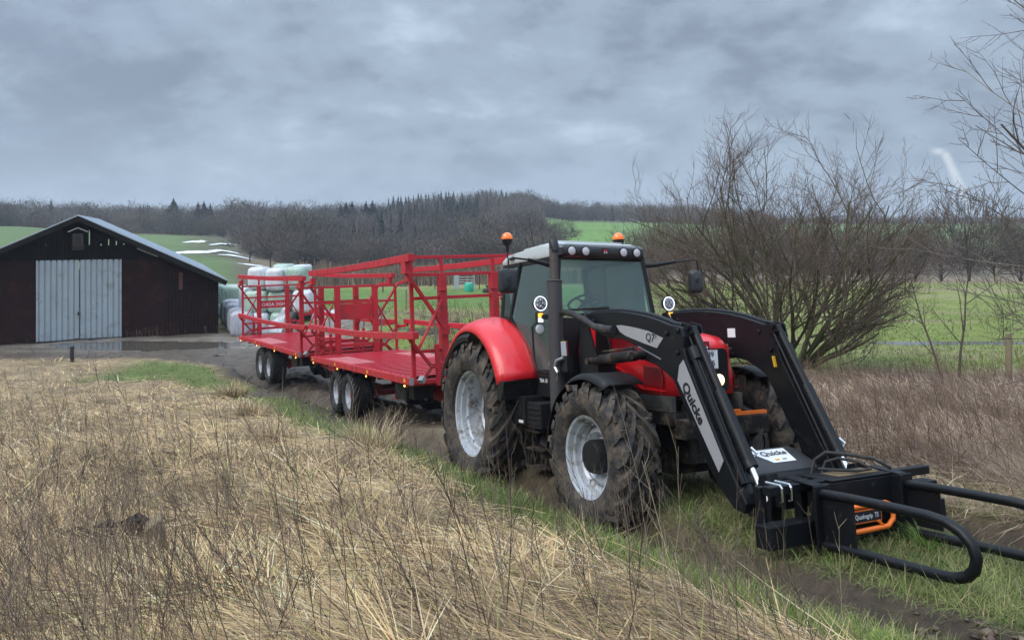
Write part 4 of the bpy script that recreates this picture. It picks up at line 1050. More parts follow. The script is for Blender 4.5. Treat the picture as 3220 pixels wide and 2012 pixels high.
# ---------------------------------------------------------------- barn
bvec = Vector((.9, .436, 0)).normalized(); nvec = Vector((-bvec.y, bvec.x, 0))
FB = Matrix.Identity(4)
for i in range(3): FB[i][0] = bvec[i]; FB[i][1] = nvec[i]; FB[i][3] = (-14.77, 38.2, 0)[i]
BN = empty('barn', FB); tag(BN, 'black wooden barn with a pale metal double door and a low metal roof', 'barn')
M['board'] = mat('tarred_boards', (.006,.005,.005), .85, spec=.15, var=.5, vs=3, dirt=(.018,.012,.011), dirt_amt=.3, dirt_s=2)
M['board2'] = mat('brown_boards', (.022,.0085,.0075), .85, spec=.15, var=.6, vs=2.5, dirt=(.055,.016,.013), dirt_amt=.3, dirt_s=1.3)
M['fascia'] = mat('weathered_fascia', (.015,.014,.013), .85, spec=.15, var=.5, vs=3, bump=.3)
M['zinc'] = mat('zinc_door', (.40,.46,.50), .45, metal=.25, var=.16, vs=1.1, dirt=(.30,.31,.31), dirt_amt=.22, dirt_s=1.6)
M['roofm'] = mat('roof_sheet', (.50,.56,.62), .35, metal=.35, var=.1, vs=.8)
def zroof(s_): return 5.70 - .492*abs(s_+6.05)
rb = random.Random(8)
m = MB()
def boards(x0, x1, zb, zt, step, wd, y=0, mi=0, jig=.01):
    x = x0
    while x < x1-.02:
        top = zt(x+wd/2) if callable(zt) else zt
        x2 = min(x+wd, x1)
        if top > zb: m.box((x, y-.03+rb.uniform(-jig,jig), zb+rb.uniform(-.02,.02)), (x2, y+.0, top), mi)
        x += step
m.box((-12.1,.01,0),(-7.75,.05,3.80),0); m.box((-4.28,.01,0),(0,.05,2.60),0)
m.prism([(-4.28,2.6),(0,2.6),(-2.2,3.75),(-4.28,3.8)], .01, .05, 0)
boards(-12.1,-7.78,.0,3.80,.155,.152,mi=1); boards(-4.25,-2.4,.03,lambda s_: min(3.78, zroof(s_)-.05),.155,.152,mi=1)
boards(-2.38,0,.03,lambda s_: zroof(s_)-.05,.165,.115,mi=1)
for z in (.9,1.75,2.55): m.box((-2.38,-.045,z),(0,-.032,z+.03),0)
# gable with a few slits between its boards
slits = {-7.35:(4.45,4.62), -5.55:(4.50,5.20), -5.10:(4.45,4.53), -4.85:(4.47,4.75), -4.45:(4.47,4.66), -4.20:(4.48,4.54)}
x = -12.0
while x < -.1:
    nx_ = x+.16; top = zroof(x+.08)-.04
    if top > 3.86:
        m.box((x,-.10+rb.uniform(-.01,.01),3.74),(x+.112,-.05,top),0)
        key = [k for k in slits if x+.105 <= k < nx_+.105 and abs(k-(x+.13)) < .085]
        if key:
            a_, b__ = slits[key[0]]
            if top > b__: m.box((x+.105,-.06,b__),(nx_,-.02,top),0); 
            m.box((x+.105,-.06,3.74),(nx_,-.02,a_),0)
        else: m.box((x+.105,-.06,3.74),(nx_,-.02,top),0)
    x = nx_
for xx in (-12.1, 0): m.box((xx-.04,-.02,0),(xx+.04,18,zroof(xx)-.1),0)
m.box((-12.1,17.95,0),(0,18,2.5),0)
m.box((-7.8,-.05,0),(-7.755,.05,3.82),1); m.box((-4.275,-.05,0),(-4.23,.05,3.82),1)
m.build('wall', [M['board'], M['board2']], BN)
for s, x0, x1, bend in ((-1,-7.75,-6.05,1),(1,-6.02,-4.28,0)):
    m = MB(); n = 90; vs = []; zt = 3.80
    rows = 14
    for j in range(rows+1):
        f = j/rows
        for i in range(n+1):
            x = x0+(x1-x0)*i/n; ph = ((x+7.75) % .232)/.232
            d = .055*max(0, 1-(abs(ph-.5)/.15)**3) if abs(ph-.5) < .15 else 0
            zb = .10 + (.06*(i/n)**3 if bend else .06*(1-i/n)**4*0+.03)
            dent = .05*math.exp(-((x+5.75)**2+(zb+(zt-zb)*f-.9)**2)/.05) + .012*mn.noise(Vector((x*2,f*9,3)))
            vs.append((x, -.13 + d*1 + dent*.5, zb+(zt-zb)*f))
    fs = [(j*(n+1)+i, j*(n+1)+i+1, (j+1)*(n+1)+i+1, (j+1)*(n+1)+i) for j in range(rows) for i in range(n)]
    m.add(vs, fs); d = m.build('barn_door', M['zinc'], BN, solid=.006)
    if s < 0:
        k_ = MB(); k_.box((-6.10,-.20,1.25),(-6.03,-.15,1.37)); k_.build('latch', M['fascia'], d)
m = MB(); m.box((-12.2,-.3,-.05),(-7.6,-.1,.06)); m.box((-7.7,-.22,-.02),(-4.2,-.05,.05)); m.build('base_plank', M['fascia'], BN)
m = MB()
for sg in (-1,1):
    xe = -6.05+sg*6.5; za = 5.86; ze = 5.86-.492*6.5
    n = 40; vs = []
    for i in range(2):
        yy = -.66 if i == 0 else 18.4
        vs += [(-6.05,yy,za),(xe,yy,ze)]
    m.add(vs, [(0,1,3,2)])
    for k in range(60):
        yy = -.6+k*.318; m.bar((-6.05,yy,za+.01),(xe,yy,ze+.01),.035,.03)
m.build('roof', M['roofm'], BN, solid=.03)
m = MB()
for sg in (-1,1):
    xe = -6.05+sg*6.47
    m.prism([(-6.05,5.83),(xe,5.83-.492*6.47),(xe-sg*.10,5.83-.492*6.47-.21),(-6.05,5.59)], -.68, -.62)
    m.prism([(-6.05,5.80),(xe,5.80-.492*6.47),(xe-sg*.1,5.80-.492*6.47-.10),(-6.05,5.68)], -.615, 18.3)
m.build('fascia', M['fascia'], BN)
m = MB(); m.bar((-3.62,-.12,4.30),(-2.72,-.12,3.90),.02,.05); m.build('loose_batten', M['steel'], BN)
m = MB(); m.box((-6.28,-.42,4.46),(-5.86,-.10,5.02)); m.box((-6.32,-.48,4.42),(-5.82,-.10,4.46)); m.box((-6.30,-.30,4.25),(-5.84,-.12,4.42))
nb = m.build('nest_box', mat('nest_wood', (.05,.038,.034), .8, var=.4), BN, bevel=.01)
m = MB(); m.prism([(-6.19,4.50),(-5.95,4.50),(-5.95,4.82),(-5.99,4.92),(-6.07,4.96),(-6.15,4.92),(-6.19,4.82)], -.43, -.425); m.build('opening', mat('dark_wood', (.03,.022,.018), .8, var=.5), nb)
m = MB(); m.bar((-6.07,-.3,5.30),(-6.48,-.3,5.10),.4,.03,(0,1,0)); m.bar((-6.07,-.3,5.30),(-5.66,-.3,5.10),.4,.03,(0,1,0))
m = MB(); m.prism([(-6.07,5.31),(-6.48,5.12),(-6.46,5.09),(-6.07,5.27),(-5.68,5.09),(-5.66,5.12)], -.52, -.10); m.build('box_roof', M['roofm'], nb)
m = MB(); m.box((-1.78,-.24,2.27),(-1.61,-.05,3.02)); m.prism([(-1.82,3.0),(-1.57,3.0),(-1.695,3.17)], -.28, -.05)
bb = m.build('bird_box', mat('bird_box', (.10,.035,.03), .8, var=.3), BN)
m = MB()
for z in (2.52,2.84): m.cyl((-1.695,-.245,z),(-1.695,-.235,z),.025,12)
m.build('entrance_hole', M['ink'], bb)

# ---------------------------------------------------------------- bales
def wrapmat(name, c):
    m, nt, b = nodes(name); N = nt.nodes; L = nt.links
    tc = N.new('ShaderNodeTexCoord'); mp = N.new('ShaderNodeMapping'); mp.inputs['Scale'].default_value = (3,3,.6); L.new(tc.outputs['Object'], mp.inputs[0])
    n = N.new('ShaderNodeTexNoise'); n.inputs['Scale'].default_value = 3; n.inputs['Detail'].default_value = 6; L.new(mp.outputs[0], n.inputs['Vector'])
    mx = N.new('ShaderNodeMix'); mx.data_type = 'RGBA'; mx.inputs[6].default_value = (*[x*.72 for x in c],1); mx.inputs[7].default_value = (*c,1); L.new(n.outputs['Fac'], mx.inputs[0])
    L.new(mx.outputs[2], b.inputs['Base Color']); b.inputs['Roughness'].default_value = .28; b.inputs['Coat Weight'].default_value = .3
    bp = N.new('ShaderNodeBump'); bp.inputs['Strength'].default_value = .9; bp.inputs['Distance'].default_value = .10; L.new(n.outputs['Fac'], bp.inputs['Height']); L.new(bp.outputs[0], b.inputs['Normal'])
    return m
M['wwrap'] = wrapmat('white_wrap', (.76,.78,.82)); M['gwrap'] = wrapmat('green_wrap', (.46,.60,.50)); M['dwrap'] = wrapmat('dirty_wrap', (.50,.50,.56))
def bale(x, y, z, w_, h_, d_, mt, label, rz=0, group='plastic wrapped bales stacked by the barn'):
    n = 10; vs = []; idx = {}; fs = []
    sd_ = rb.random()*50
    def V(p):
        k = tuple(round(c_, 4) for c_ in p)
        if k in idx: return idx[k]
        q = Vector(p); e = 5.5
        l = (abs(q.x)**e+abs(q.y)**e+abs(q.z)**e)**(1/e); q = q*(1/l)
        q = q*(1 + .05*mn.noise(q*1.6+Vector((sd_,0,0))) + .02*mn.noise(q*6+Vector((sd_,5,0))))
        idx[k] = len(vs); vs.append((q.x*w_/2, q.y*d_/2, (q.z+1)*h_/2)); return idx[k]
    g = [-1+2*i/n for i in range(n+1)]
    for ax in range(3):
        for sg in (-1,1):
            for i in range(n):
                for j in range(n):
                    q = []
                    for (a, b) in ((i,j),(i+1,j),(i+1,j+1),(i,j+1)):
                        p = [0,0,0]; p[ax] = sg; p[(ax+1)%3] = g[a]; p[(ax+2)%3] = g[b]; q.append(V(p))
                    fs.append(q if sg > 0 else q[::-1])
    m = MB(); m.add(vs, fs); o = m.build('wrapped_bale', mt, smooth='all'); o.location = (x, y, z); o.rotation_euler = (0,0,rz)
    tag(o, label, 'bale', group)
    return o
def bp_(zx, zy, Y):   # zoom (660,800) x5.04 survey sheet
    u = (660+zx/5.04)*.7516; v = (800+zy/5.04)*.7516
    return (u-1210)/1800*Y, 5.3-(v-538)/1800*Y
W_, G_, D_ = M['wwrap'], M['gwrap'], M['dwrap']
Y0 = 37.6
def rowb(x0, x1, z, Y, mt, label, d_=1.3, h_=1.12):
    X0, _ = bp_(x0, 0, Y); X1, _ = bp_(x1, 0, Y); bale((X0+X1)/2, Y+d_/2, z, X1-X0+.04, h_, d_, mt, label, -.04)
rowb(585, 868, 2.22, Y0, W_, 'white wrapped bale at the left end of the top row of the stack')
rowb(872, 1140, 2.18, Y0-.25, W_, 'white wrapped bale in the middle of the top row of the stack')
rowb(1145, 1470, 2.24, Y0, G_, 'pale green wrapped bale at the right end of the top row of the stack')
rowb(980, 1250, 2.30, Y0+1.5, G_, 'pale green bale peeping over the middle of the top row')
rowb(1290, 1520, 2.26, Y0+1.5, W_, 'white bale behind the green bale of the top row')
rowb(452, 560, 1.1, Y0+1.3, W_, 'white bale at the left edge of the middle row, set back')
rowb(525, 888, 1.08, Y0-.1, G_, 'green bale under the left white bale of the top row')
rowb(900, 1255, 1.05, Y0, G_, 'green bale in the centre of the middle row of the stack')
rowb(1300, 1585, 1.10, Y0-.3, W_, 'white bale in the right half of the middle row of the stack')
rowb(1592, 1700, 1.12, Y0+.5, G_, 'narrow green bale seen past the right end of the middle row')
rowb(560, 900, 0, Y0-.2, W_, 'white bale at ground level behind the first trailer frame')
rowb(940, 1260, 0, Y0-.2, G_, 'green bale at ground level in the centre of the stack')
rowb(1600, 1830, 0, Y0, W_, 'white bale at ground level right of the dark gap in the stack')
rowb(1840, 2040, 0, Y0+.5, W_, 'white bale at ground level at the far right of the stack')
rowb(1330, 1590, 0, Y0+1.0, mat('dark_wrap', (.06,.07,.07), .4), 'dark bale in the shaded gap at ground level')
labs = ['nearest of the dirty white bales in the row running back beside the barn', 'second dirty white bale in the row running back beside the barn', 'third dirty white bale in the row running back beside the barn', 'farthest dirty white bale in the row running back beside the barn']
for i, (xc_, Yc_) in enumerate(((445,36.9),(400,38.3),(345,39.8),(285,41.5))):
    X, _ = bp_(xc_, 0, Yc_); bale(X, Yc_+.6, -.02, 1.05, 1.22+.05*i, 1.25, D_, labs[i], .15)
X, z = bp_(265, 0, 45); bale(X, 45.6, .55, 1.9, 1.35, 1.4, G_, 'large pale green bale lying on another beside the barn corner', .1)
bale(X-1.0, 45.4, .0, 1.6, .9, 1.4, G_, 'green bale low at the barn corner, under the large green one', .1); bale(X+.2, 45.0, .0, .9, .65, 1.2, G_, 'small sagging green bale at the foot of the two by the barn corner', .3)
# loose film
m = MB(); n = 14
P0_, P1_, P2_, P3_ = [Vector((bp_(a, 0, 37.0)[0], 37.0+dy_, z_)) for a, z_, dy_ in ((1230,1.75,.25),(1100,1.05,-.1),(860,.28,-.5),(1160,.30,-.3))]
for i in range(n+1):
    for j in range(n+1):
        a, b_ = i/n, j/n; p = P0_*(1-a)*(1-b_)+P1_*(1-a)*b_*.0+P1_*(1-a)*b_+P3_*a*(1-b_)+P2_*a*b_
        p = p + Vector((0,-.15*mn.noise(p*2.3),.08*mn.noise(p*3.1))); m.v.append(tuple(p))
for i in range(n):
    for j in range(n): m.f.append([i*(n+1)+j,i*(n+1)+j+1,(i+1)*(n+1)+j+1,(i+1)*(n+1)+j]); m.m.append(0)
o = m.build('plastic_film', M['wwrap'], smooth='all', recalc=False); tag(o, 'loose sheet of torn white plastic film hanging down in front of the green bales', 'plastic film')

# ---------------------------------------------------------------- posts, gate, small things
M['wood'] = mat('post_wood', (.24,.19,.12), .85, var=.4, vs=8, bump=.5)
M['dwood'] = mat('dark_post', (.035,.03,.027), .85, var=.4, vs=8)
def post(u, v, h, w_=.09, mt='wood', label='', lean=0, Yf=None, y0=3):
    if Yf: Y = Yf; X = (u-1210)/1800*Y; z = Gs(X, Y)
    else: X, Y, z = hit(u, v, y0)
    m = MB(); m.tube([(0,0,-.3),(lean*h,0,h*.5),(lean*h*2,0,h)], [w_/2,w_/2*.97,w_/2*.93], 10)
    o = m.build('fence_post', M[mt], smooth=True); o.location = (X, Y, z); tag(o, label, 'fence post', 'wooden fence posts'); return o
post(1038, 744, 1.15, .12, 'wood', 'mossy post seen through the near trailer, beside its rear frame post')
post(960, 733, 1.1, .10, 'wood', 'fence post seen between the two posts of the near trailer rear frame')
post(1046, 736, 1.2, .07, 'dwood', 'thin dark post seen just right of the near trailer linkage arm')
post(1161, 772, 1.25, .12, 'wood', 'pale fence post in the rough grass just left of the cab mirror')
post(1133, 684, 1.1, .07, 'dwood', 'dark post between the green barrel and the black tyre heap')
post(1028, 683, 1.1, .07, 'dwood', 'dark post far behind the trailer, left of the metal gate')
post(905, 690, 1.1, .09, 'dwood', 'dark post beyond the meadow behind the trailer rails')
post(985, 690, 1.1, .09, 'dwood', 'dark post beyond the meadow, next right behind the trailer rails')
post(2384, 893, 1.1, .16, 'wood', 'stout brown fence post at the edge of the weeds by the right border')
post(2355, 672, 1.3, .2, 'wood', 'pale post on the far rim of the meadow under the bare trees')
post(170, 856, .62, .16, 'dwood', 'short dark post standing in the dry grass in front of the barn')
# gate
M['galv'] = mat('galvanised', (.42,.45,.48), .5, metal=.3)
X, Y, z = hit(1074, 684); X2 = (1121-1210)/1800*Y; ln = X2-X
gt = empty('field_gate', loc=(X, Y, z)); tag(gt, 'galvanised field gate with a pale solid panel at its left end', 'gate')
m = MB()
for k in range(6): m.tube([(.3,0,.15+.19*k),(ln,0,.15+.19*k)], .025, 6)
m.tube([(ln,0,0),(ln,0,1.15)], .035, 6); m.tube([(.3,0,0),(.3,0,1.15)], .035, 6); m.build('rails', M['galv'], gt)
m = MB(); m.box((-.05,-.02,.05),(.28,.02,1.25)); m.build('panel', M['galv'], gt)
X, Y, z = hit(1110, 687); m = MB(); m.lathe([(0,.001),(0,.30),(.1,.33),(.5,.33),(.62,.28),(.66,.001)], (0,0,0), 'z', 24); m.box((-.05,-.34,.1),(.05,.34,.5))
o = m.build('barrel', mat('teal_plastic', (.04,.42,.30), .35), smooth=True); o.location = (X, Y-1, z); tag(o, 'turquoise plastic barrel standing by the metal gate', 'barrel')
X, Y, z = hit(1159, 691); tg = empty('tyre_heap', loc=(X, Y, z)); tag(tg, 'heap of black plastic and an old tyre in the meadow right of the gate', 'tyre')
m = MB(); m.lathe([(-.1,.25),(-.13,.42),(-.08,.55),(.08,.55),(.13,.42),(.1,.25),(-.1,.25)], (0,0,.14), 'z', 24); m.lathe([(-.08,.22),(-.1,.35),(-.05,.45),(.07,.45),(.1,.33),(.08,.22)], (.12,.1,.42), 'z', 24)
m.build('tyre', M['rubber2'], tg, smooth=True)
m = MB(); m.tube([(.2,-.3,.5),(.4,-.3,.52),(.55,-.2,.35)], [.05,.1,.06], 8); m.build('film', M['white'], tg, smooth=True)
# broken posts and torn black plastic in the foreground grass
X, Y, z = hit(372, 1385); m = MB(); m.loft([[(-.05,-.045,-.25),(.05,-.04,-.25),(.055,.04,-.25),(-.045,.045,-.25)],[(-.046,-.04,.05),(.044,-.042,.05),(.047,.04,.05),(-.042,.038,.05)],[(-.044,-.038,.13),(.043,-.036,.17),(.045,.036,.19),(-.04,.04,.15)]])
o = m.build('post_stub', M['wood'], bevel=.008); o.location = (X, Y, z+.22); o.rotation_euler = (.08,-.14,.4); o.scale = (1.15,1.15,1.1); tag(o, 'sawn-off weathered post stub in the dry grass at lower left', 'post stub')
X, Y, z = hit(205, 1325); m = MB(); r_2 = random.Random(3)
for q in range(7):   # ragged folds lying between the straw
    x0 = -.26+.075*q; pts = [(x0+r_2.uniform(-.02,.02)+.09*k, .03*math.sin(k*2+q), .03+.012*q+.05*r_2.random()*(1+k%2)) for k in range(3)]
    for k in range(2):
        (xa,ya,za),(xb,yb2,zb) = pts[k],pts[k+1]; h_ = r_2.uniform(.05,.10)
        m.add([(xa,ya,za-h_),(xb,yb2,zb-h_),(xb,yb2+.03,zb),(xa,ya+.03,za)], [(0,1,2,3)])
m.box((.24,.0,.02),(.31,.05,.16))
o = m.build('black_plastic_scrap', M['plastic'], solid=.010); o.location = (X, Y, z+.13); o.rotation_euler = (.1,0,.1); o.scale = (1.15,1.1,.9); tag(o, 'torn scrap of black plastic half buried in the dry grass at lower left', 'plastic scrap')

# far farm buildings on the left
def house(u, v, Y, w_, d_, hw, hr, wallc, roofc, label, rz=0):
    X = (u-1210)/1800*Y; z = Gs(X, Y)
    t = empty('farmhouse', loc=(X, Y, z), rz=rz); tag(t, label, 'farmhouse', 'farm buildings on the far left hill')
    m = MB(); m.box((-w_/2,-d_/2,-1),(w_/2,d_/2,hw)); m.prism([(-d_/2,hw),(d_/2,hw),(0,hw+hr-.2)], -w_/2, w_/2, plane='yz')
    m.build('wall', mat('brick%d' % u, wallc, .85, var=.3), t)
    m = MB()
    for sg in (-1,1): m.bar((0,sg*(d_/2+.4),hw-.1),(0,0,hw+hr),w_+.8,.15,(0,0,1))
    m.build('roof', mat('slate%d' % u, roofc, .7, var=.3), t)
    m = MB()
    for k in range(3): m.box((-w_*.3+k*w_*.3-.5,-d_/2-.04,1),(-w_*.3+k*w_*.3+.5,-d_/2-.02,2.1))
    m.build('window', M['ink'], t)
house(8, 0, 232, 9, 8, 3.0, 3.8, (.17,.11,.09), (.05,.05,.055), 'dark-roofed farm building at the left edge under the wood', .2)
house(46, 0, 226, 12, 8, 2.6, 2.4, (.24,.09,.06), (.09,.10,.11), 'brick farm building with a grey roof, right of its dark-roofed neighbour', -.25)

# ---------------------------------------------------------------- numpy plant makers
def ribbons(P, phi, th, Ln, wd, bend, K, col, side=None, vary=.25, tip=.15):
    N = len(P); P = P.astype(np.float32)
    pts = np.zeros((N, K+1, 3), np.float32); pts[:, 0] = P; seg = (Ln/K)[:, None]
    for k in range(K):
        a = th + bend*(k+.5)/K
        d = np.stack([np.sin(a)*np.cos(phi), np.sin(a)*np.sin(phi), np.cos(a)], 1)
        pts[:, k+1] = pts[:, k] + d*seg
    wa = (phi + np.pi/2 if side is None else side)
    wv = np.stack([np.cos(wa), np.sin(wa), np.zeros(N)], 1)[:, None]*wd[:, None, None]
    tp = (1-(1-tip)*np.linspace(0, 1, K+1)**1.5)[None, :, None]
    A = pts - wv*tp*.5; B = pts + wv*tp*.5
    V = np.stack([A, B], 2).reshape(-1, 3)
    b0 = (np.arange(N)*(K+1)*2)[:, None] + (np.arange(K)*2)[None]
    F = np.stack([b0, b0+1, b0+3, b0+2], 2).reshape(-1, 4)
    C = np.repeat(col, (K+1)*2, 0)
    return V, F, C
def tubes(P, Rr, col, S=3):
    """P (N,K,3), Rr (N,K)"""
    N, K, _ = P.shape
    d = np.gradient(P, axis=1); d /= np.maximum(np.linalg.norm(d, axis=2, keepdims=True), 1e-6)
    a = np.zeros_like(d); m_ = np.abs(d[..., 2]) < .85; a[m_] = (0,0,1); a[~m_] = (1,0,0)
    u = np.cross(d, a); u /= np.maximum(np.linalg.norm(u, axis=2, keepdims=True), 1e-6); w_ = np.cross(d, u)
    an = np.arange(S)*2*np.pi/S
    V = (P[:, :, None] + (u[:, :, None]*np.cos(an)[None, None, :, None] + w_[:, :, None]*np.sin(an)[None, None, :, None])*Rr[:, :, None, None]).reshape(-1, 3)
    b0 = (np.arange(N)*K*S)[:, None, None] + (np.arange(K-1)*S)[None, :, None]; k = np.arange(S)[None, None]
    k2 = (k+1) % S
    F = np.stack([b0+k, b0+k2, b0+S+k2, b0+S+k], 3).reshape(-1, 4)
    return V, F, np.repeat(col, K*S, 0)
def merge(parts):
    Vs, Fs, Cs = [], [], []; n = 0
    for V, F, C in parts: Vs.append(V); Fs.append(F+n); Cs.append(C); n += len(V)
    return np.concatenate(Vs), np.concatenate(Fs), np.concatenate(Cs)
def pal(cols, N, wts=None, var=.2, r=rng):
    cols = np.array(cols); i = r.choice(len(cols), N, p=wts); c = cols[i]*(1+var*r.standard_normal((N, 1))*.6)
    return np.clip(c, .004, .9)
M['twig'] = attr_mat('twigs', .9); M['blade'] = attr_mat('blades', .7, .25); M['straw'] = attr_mat('straw_blades', .65, .15)

# recursive bare tree -> polylines
def branchy(roots, spec, seed, K=6):
    r = np.random.default_rng(seed); out = []; lvl = [[] for _ in spec]
    def poly(p, d, L_, wob, trop):
        pts = [p.copy()]; d = d/np.linalg.norm(d); s_ = L_/(K-1)
        for k in range(K-1):
            d = d + r.normal(0, wob, 3) + np.array((0,0,trop)); d /= np.linalg.norm(d); p = p + d*s_; pts.append(p.copy())
        return np.array(pts)
    def go(p, d, L_, rad, l):
        sp_ = spec[l]; q = poly(p, d, L_, sp_['wob'], sp_['trop']); rr_ = np.linspace(rad, rad*sp_.get('tip', .35), K)
        lvl[l].append((q, rr_))
        if l+1 < len(spec):
            nx = spec[l+1]; n = nx['n'] if isinstance(nx['n'], int) else r.integers(*nx['n'])
            for i in range(n):
                f = nx['f0'] + (1-nx['f0'])*(i+r.random())/n; x_ = f*(K-1); i0 = min(int(x_), K-2); pp = q[i0]*(1-(x_-i0))+q[i0+1]*(x_-i0)
                dd_ = q[i0+1]-q[i0]; dd_ /= np.linalg.norm(dd_); sd_ = np.cross(dd_, r.normal(0,1,3)); sd_ /= np.linalg.norm(sd_)
                an = R(r.uniform(*nx['ang'])); nd = dd_*math.cos(an)+sd_*math.sin(an)
                go(pp, nd, L_*r.uniform(*nx['len'])*(1.15-.5*f), max(nx['rmin'], rr_[i0]*nx['rs']), l+1)
    for (p, d, L_, rad) in roots: go(np.array(p, float), np.array(d, float), L_, rad, 0)
    return lvl
def tree_mesh(name, lvl, cols, parent, sides=(8,5,3,3,3)):
    parts = []
    for l, a in enumerate(lvl):
        if not a: continue
        P = np.stack([q for q, _ in a]); Rr = np.stack([x for _, x in a]); c_ = cols[l] if l < len(cols) else cols[-1]
        parts.append(tubes(P, Rr, np.clip(np.array(c_)[None]*(1+.2*rng.standard_normal((len(a), 1))), .01, .6), sides[l]))
    V, F, C = merge(parts); return npmesh(name, V, F, M['twig'], C, parent)

# the big willow bush right of the tractor
X, Y, z = hit(1868, 868)
wl = empty('willow_bush', loc=(X, Y, z)); tag(wl, 'large bare many-stemmed bush with mossy branches behind the loader', 'bush')
r_ = np.random.default_rng(4); roots = []
ER = np.array([4.9, 3.6, 3.6]); EC = np.array([-.35, 0, 4.1])
def inside(p, k=1.): q = (p-EC)/ER; q[2] = q[2] if q[2] > 0 else q[2]*.85; return (q**2).sum() < k
def envl(d):
    d = np.array(d)/np.linalg.norm(d); s_ = .5
    while inside(d*s_) and s_ < 9: s_ += .1
    return s_ if s_ > 2 else 3.
for i in range(31):
    a = r_.uniform(0, 2*np.pi) if i < 24 else r_.choice([0, math.pi])+r_.normal(0, .5); tl = R(r_.uniform(5, 48)) if i < 21 else R(r_.uniform(46, 70))
    d = (math.cos(a)*math.sin(tl), math.sin(a)*math.sin(tl)*.8, math.cos(tl)); L_ = r_.uniform(.50, .74)*envl(d)
    roots.append(((math.cos(a)*.22, math.sin(a)*.2, -.1), d, L_, r_.uniform(.05, .085)))
spec = [dict(wob=.15, trop=.0, tip=.30), dict(n=(6,8), f0=.16, len=(.50,.85), ang=(22,58), rs=.55, rmin=.016, wob=.14, trop=.03), dict(n=(6,8), f0=.15, len=(.42,.66), ang=(22,60), rs=.55, rmin=.009, wob=.12, trop=.05), dict(n=(5,7), f0=.12, len=(.36,.60), ang=(22,55), rs=.6, rmin=.0055, wob=.10, trop=.07), dict(n=(3,5), f0=.2, len=(.35,.6), ang=(18,48), rs=.65, rmin=.0034, wob=.07, trop=.10)]
lv = branchy(roots, spec, 9)
for l in (1,2,3,4): lv[l] = [a_ for a_ in lv[l] if inside(a_[0][-1].copy(), r_.uniform(.80, 1.02))]
print('bush', [len(a_) for a_ in lv])
wc = [(.080,.078,.036), (.105,.096,.046), (.11,.09,.062), (.14,.105,.082), (.19,.135,.110)]
tree_mesh('stems', lv[:1], wc, wl); tree_mesh('branches', [[], lv[1], lv[2], lv[3], lv[4]], wc, wl)
# tree that leans in at the right border
X, Y = 7.3, 9.3; z = Gs(X, Y)
rt = empty('bare_tree', loc=(X, Y, z)); tag(rt, 'leafless tree whose budded branches reach in from the right border', 'tree')
roots = [((.2,0,0), (-.02,-.05,1), 6.4, .09)]
for (zz, dx_, dz_, L_) in ((.9,-1,.75,2.0),(1.2,-1,.35,2.1),(1.5,-1,.55,2.5),(1.7,-.9,.1,2.0),(2.0,-1,.75,2.4),(2.4,-1,.6,2.7),(2.7,-1,.9,2.6),(3.1,-1,1.1,2.6),(3.4,-.85,1.2,2.3),(3.8,-.9,1.5,2.4),(4.3,-.8,1.6,2.0),(2.9,-.3,1,2.2),(3.4,-.75,1.5,3.0),(3.9,-1,1.3,2.9),(4.4,-1,1.1,2.6),(4.8,-1,1.4,2.4),(2.2,-1,.25,2.5),(1.4,-1,.15,2.4),(2.2,.8,.8,2.2),(3.2,.9,.9,2.1),(1.9,.5,.5,2)):
    roots.append(((.17,0,zz), (dx_, r_.uniform(-.5,.35), dz_), L_, .013))
spec = [dict(wob=.07, trop=.0, tip=.25), dict(n=(7,10), f0=.2, len=(.28,.5), ang=(22,48), rs=.55, rmin=.0055, wob=.10, trop=.05), dict(n=(4,6), f0=.2, len=(.3,.55), ang=(22,48), rs=.6, rmin=.0032, wob=.09, trop=.05), dict(n=(4,7), f0=.1, len=(.06,.12), ang=(30,60), rs=.8, rmin=.003, wob=.05, trop=.05)]
lv = branchy(roots, spec, 21); rc = [(.17,.15,.12),(.16,.135,.11),(.13,.105,.09),(.11,.085,.075)]
tree_mesh('trunk', [lv[0][:1]], rc, rt); tree_mesh('branches', [lv[0][1:], lv[1], lv[2], lv[3]], rc, rt)
# two saplings in the weeds
for (u, v, hh, lean, lab) in ((2262, 908, 2.7, -.30, 'left of two leafless saplings rising from the brown weeds, leaning left'), (2218+38, 896, 3.5, .02, 'taller upright leafless sapling in the brown weeds right of the bush')):
    X, Y, z = hit(u + (40 if lean == .02 else 0) - 30, v); sp__ = empty('sapling', loc=(X, Y, z)); tag(sp__, lab, 'sapling', 'saplings in the brown weeds')
    lv = branchy([((0,0,-.05), (lean, 0, 1), hh, .035)], [dict(wob=.07, trop=.02, tip=.2), dict(n=9, f0=.25, len=(.25,.45), ang=(28,55), rs=.5, rmin=.008, wob=.1, trop=.04), dict(n=4, f0=.2, len=(.3,.55), ang=(25,50), rs=.6, rmin=.005, wob=.1, trop=.04)], 31+u)
    tree_mesh('stem', [lv[0]], [(.09,.075,.06)], sp__); tree_mesh('branches', [[], lv[1], lv[2]], [(.10,.08,.065)]*3, sp__)

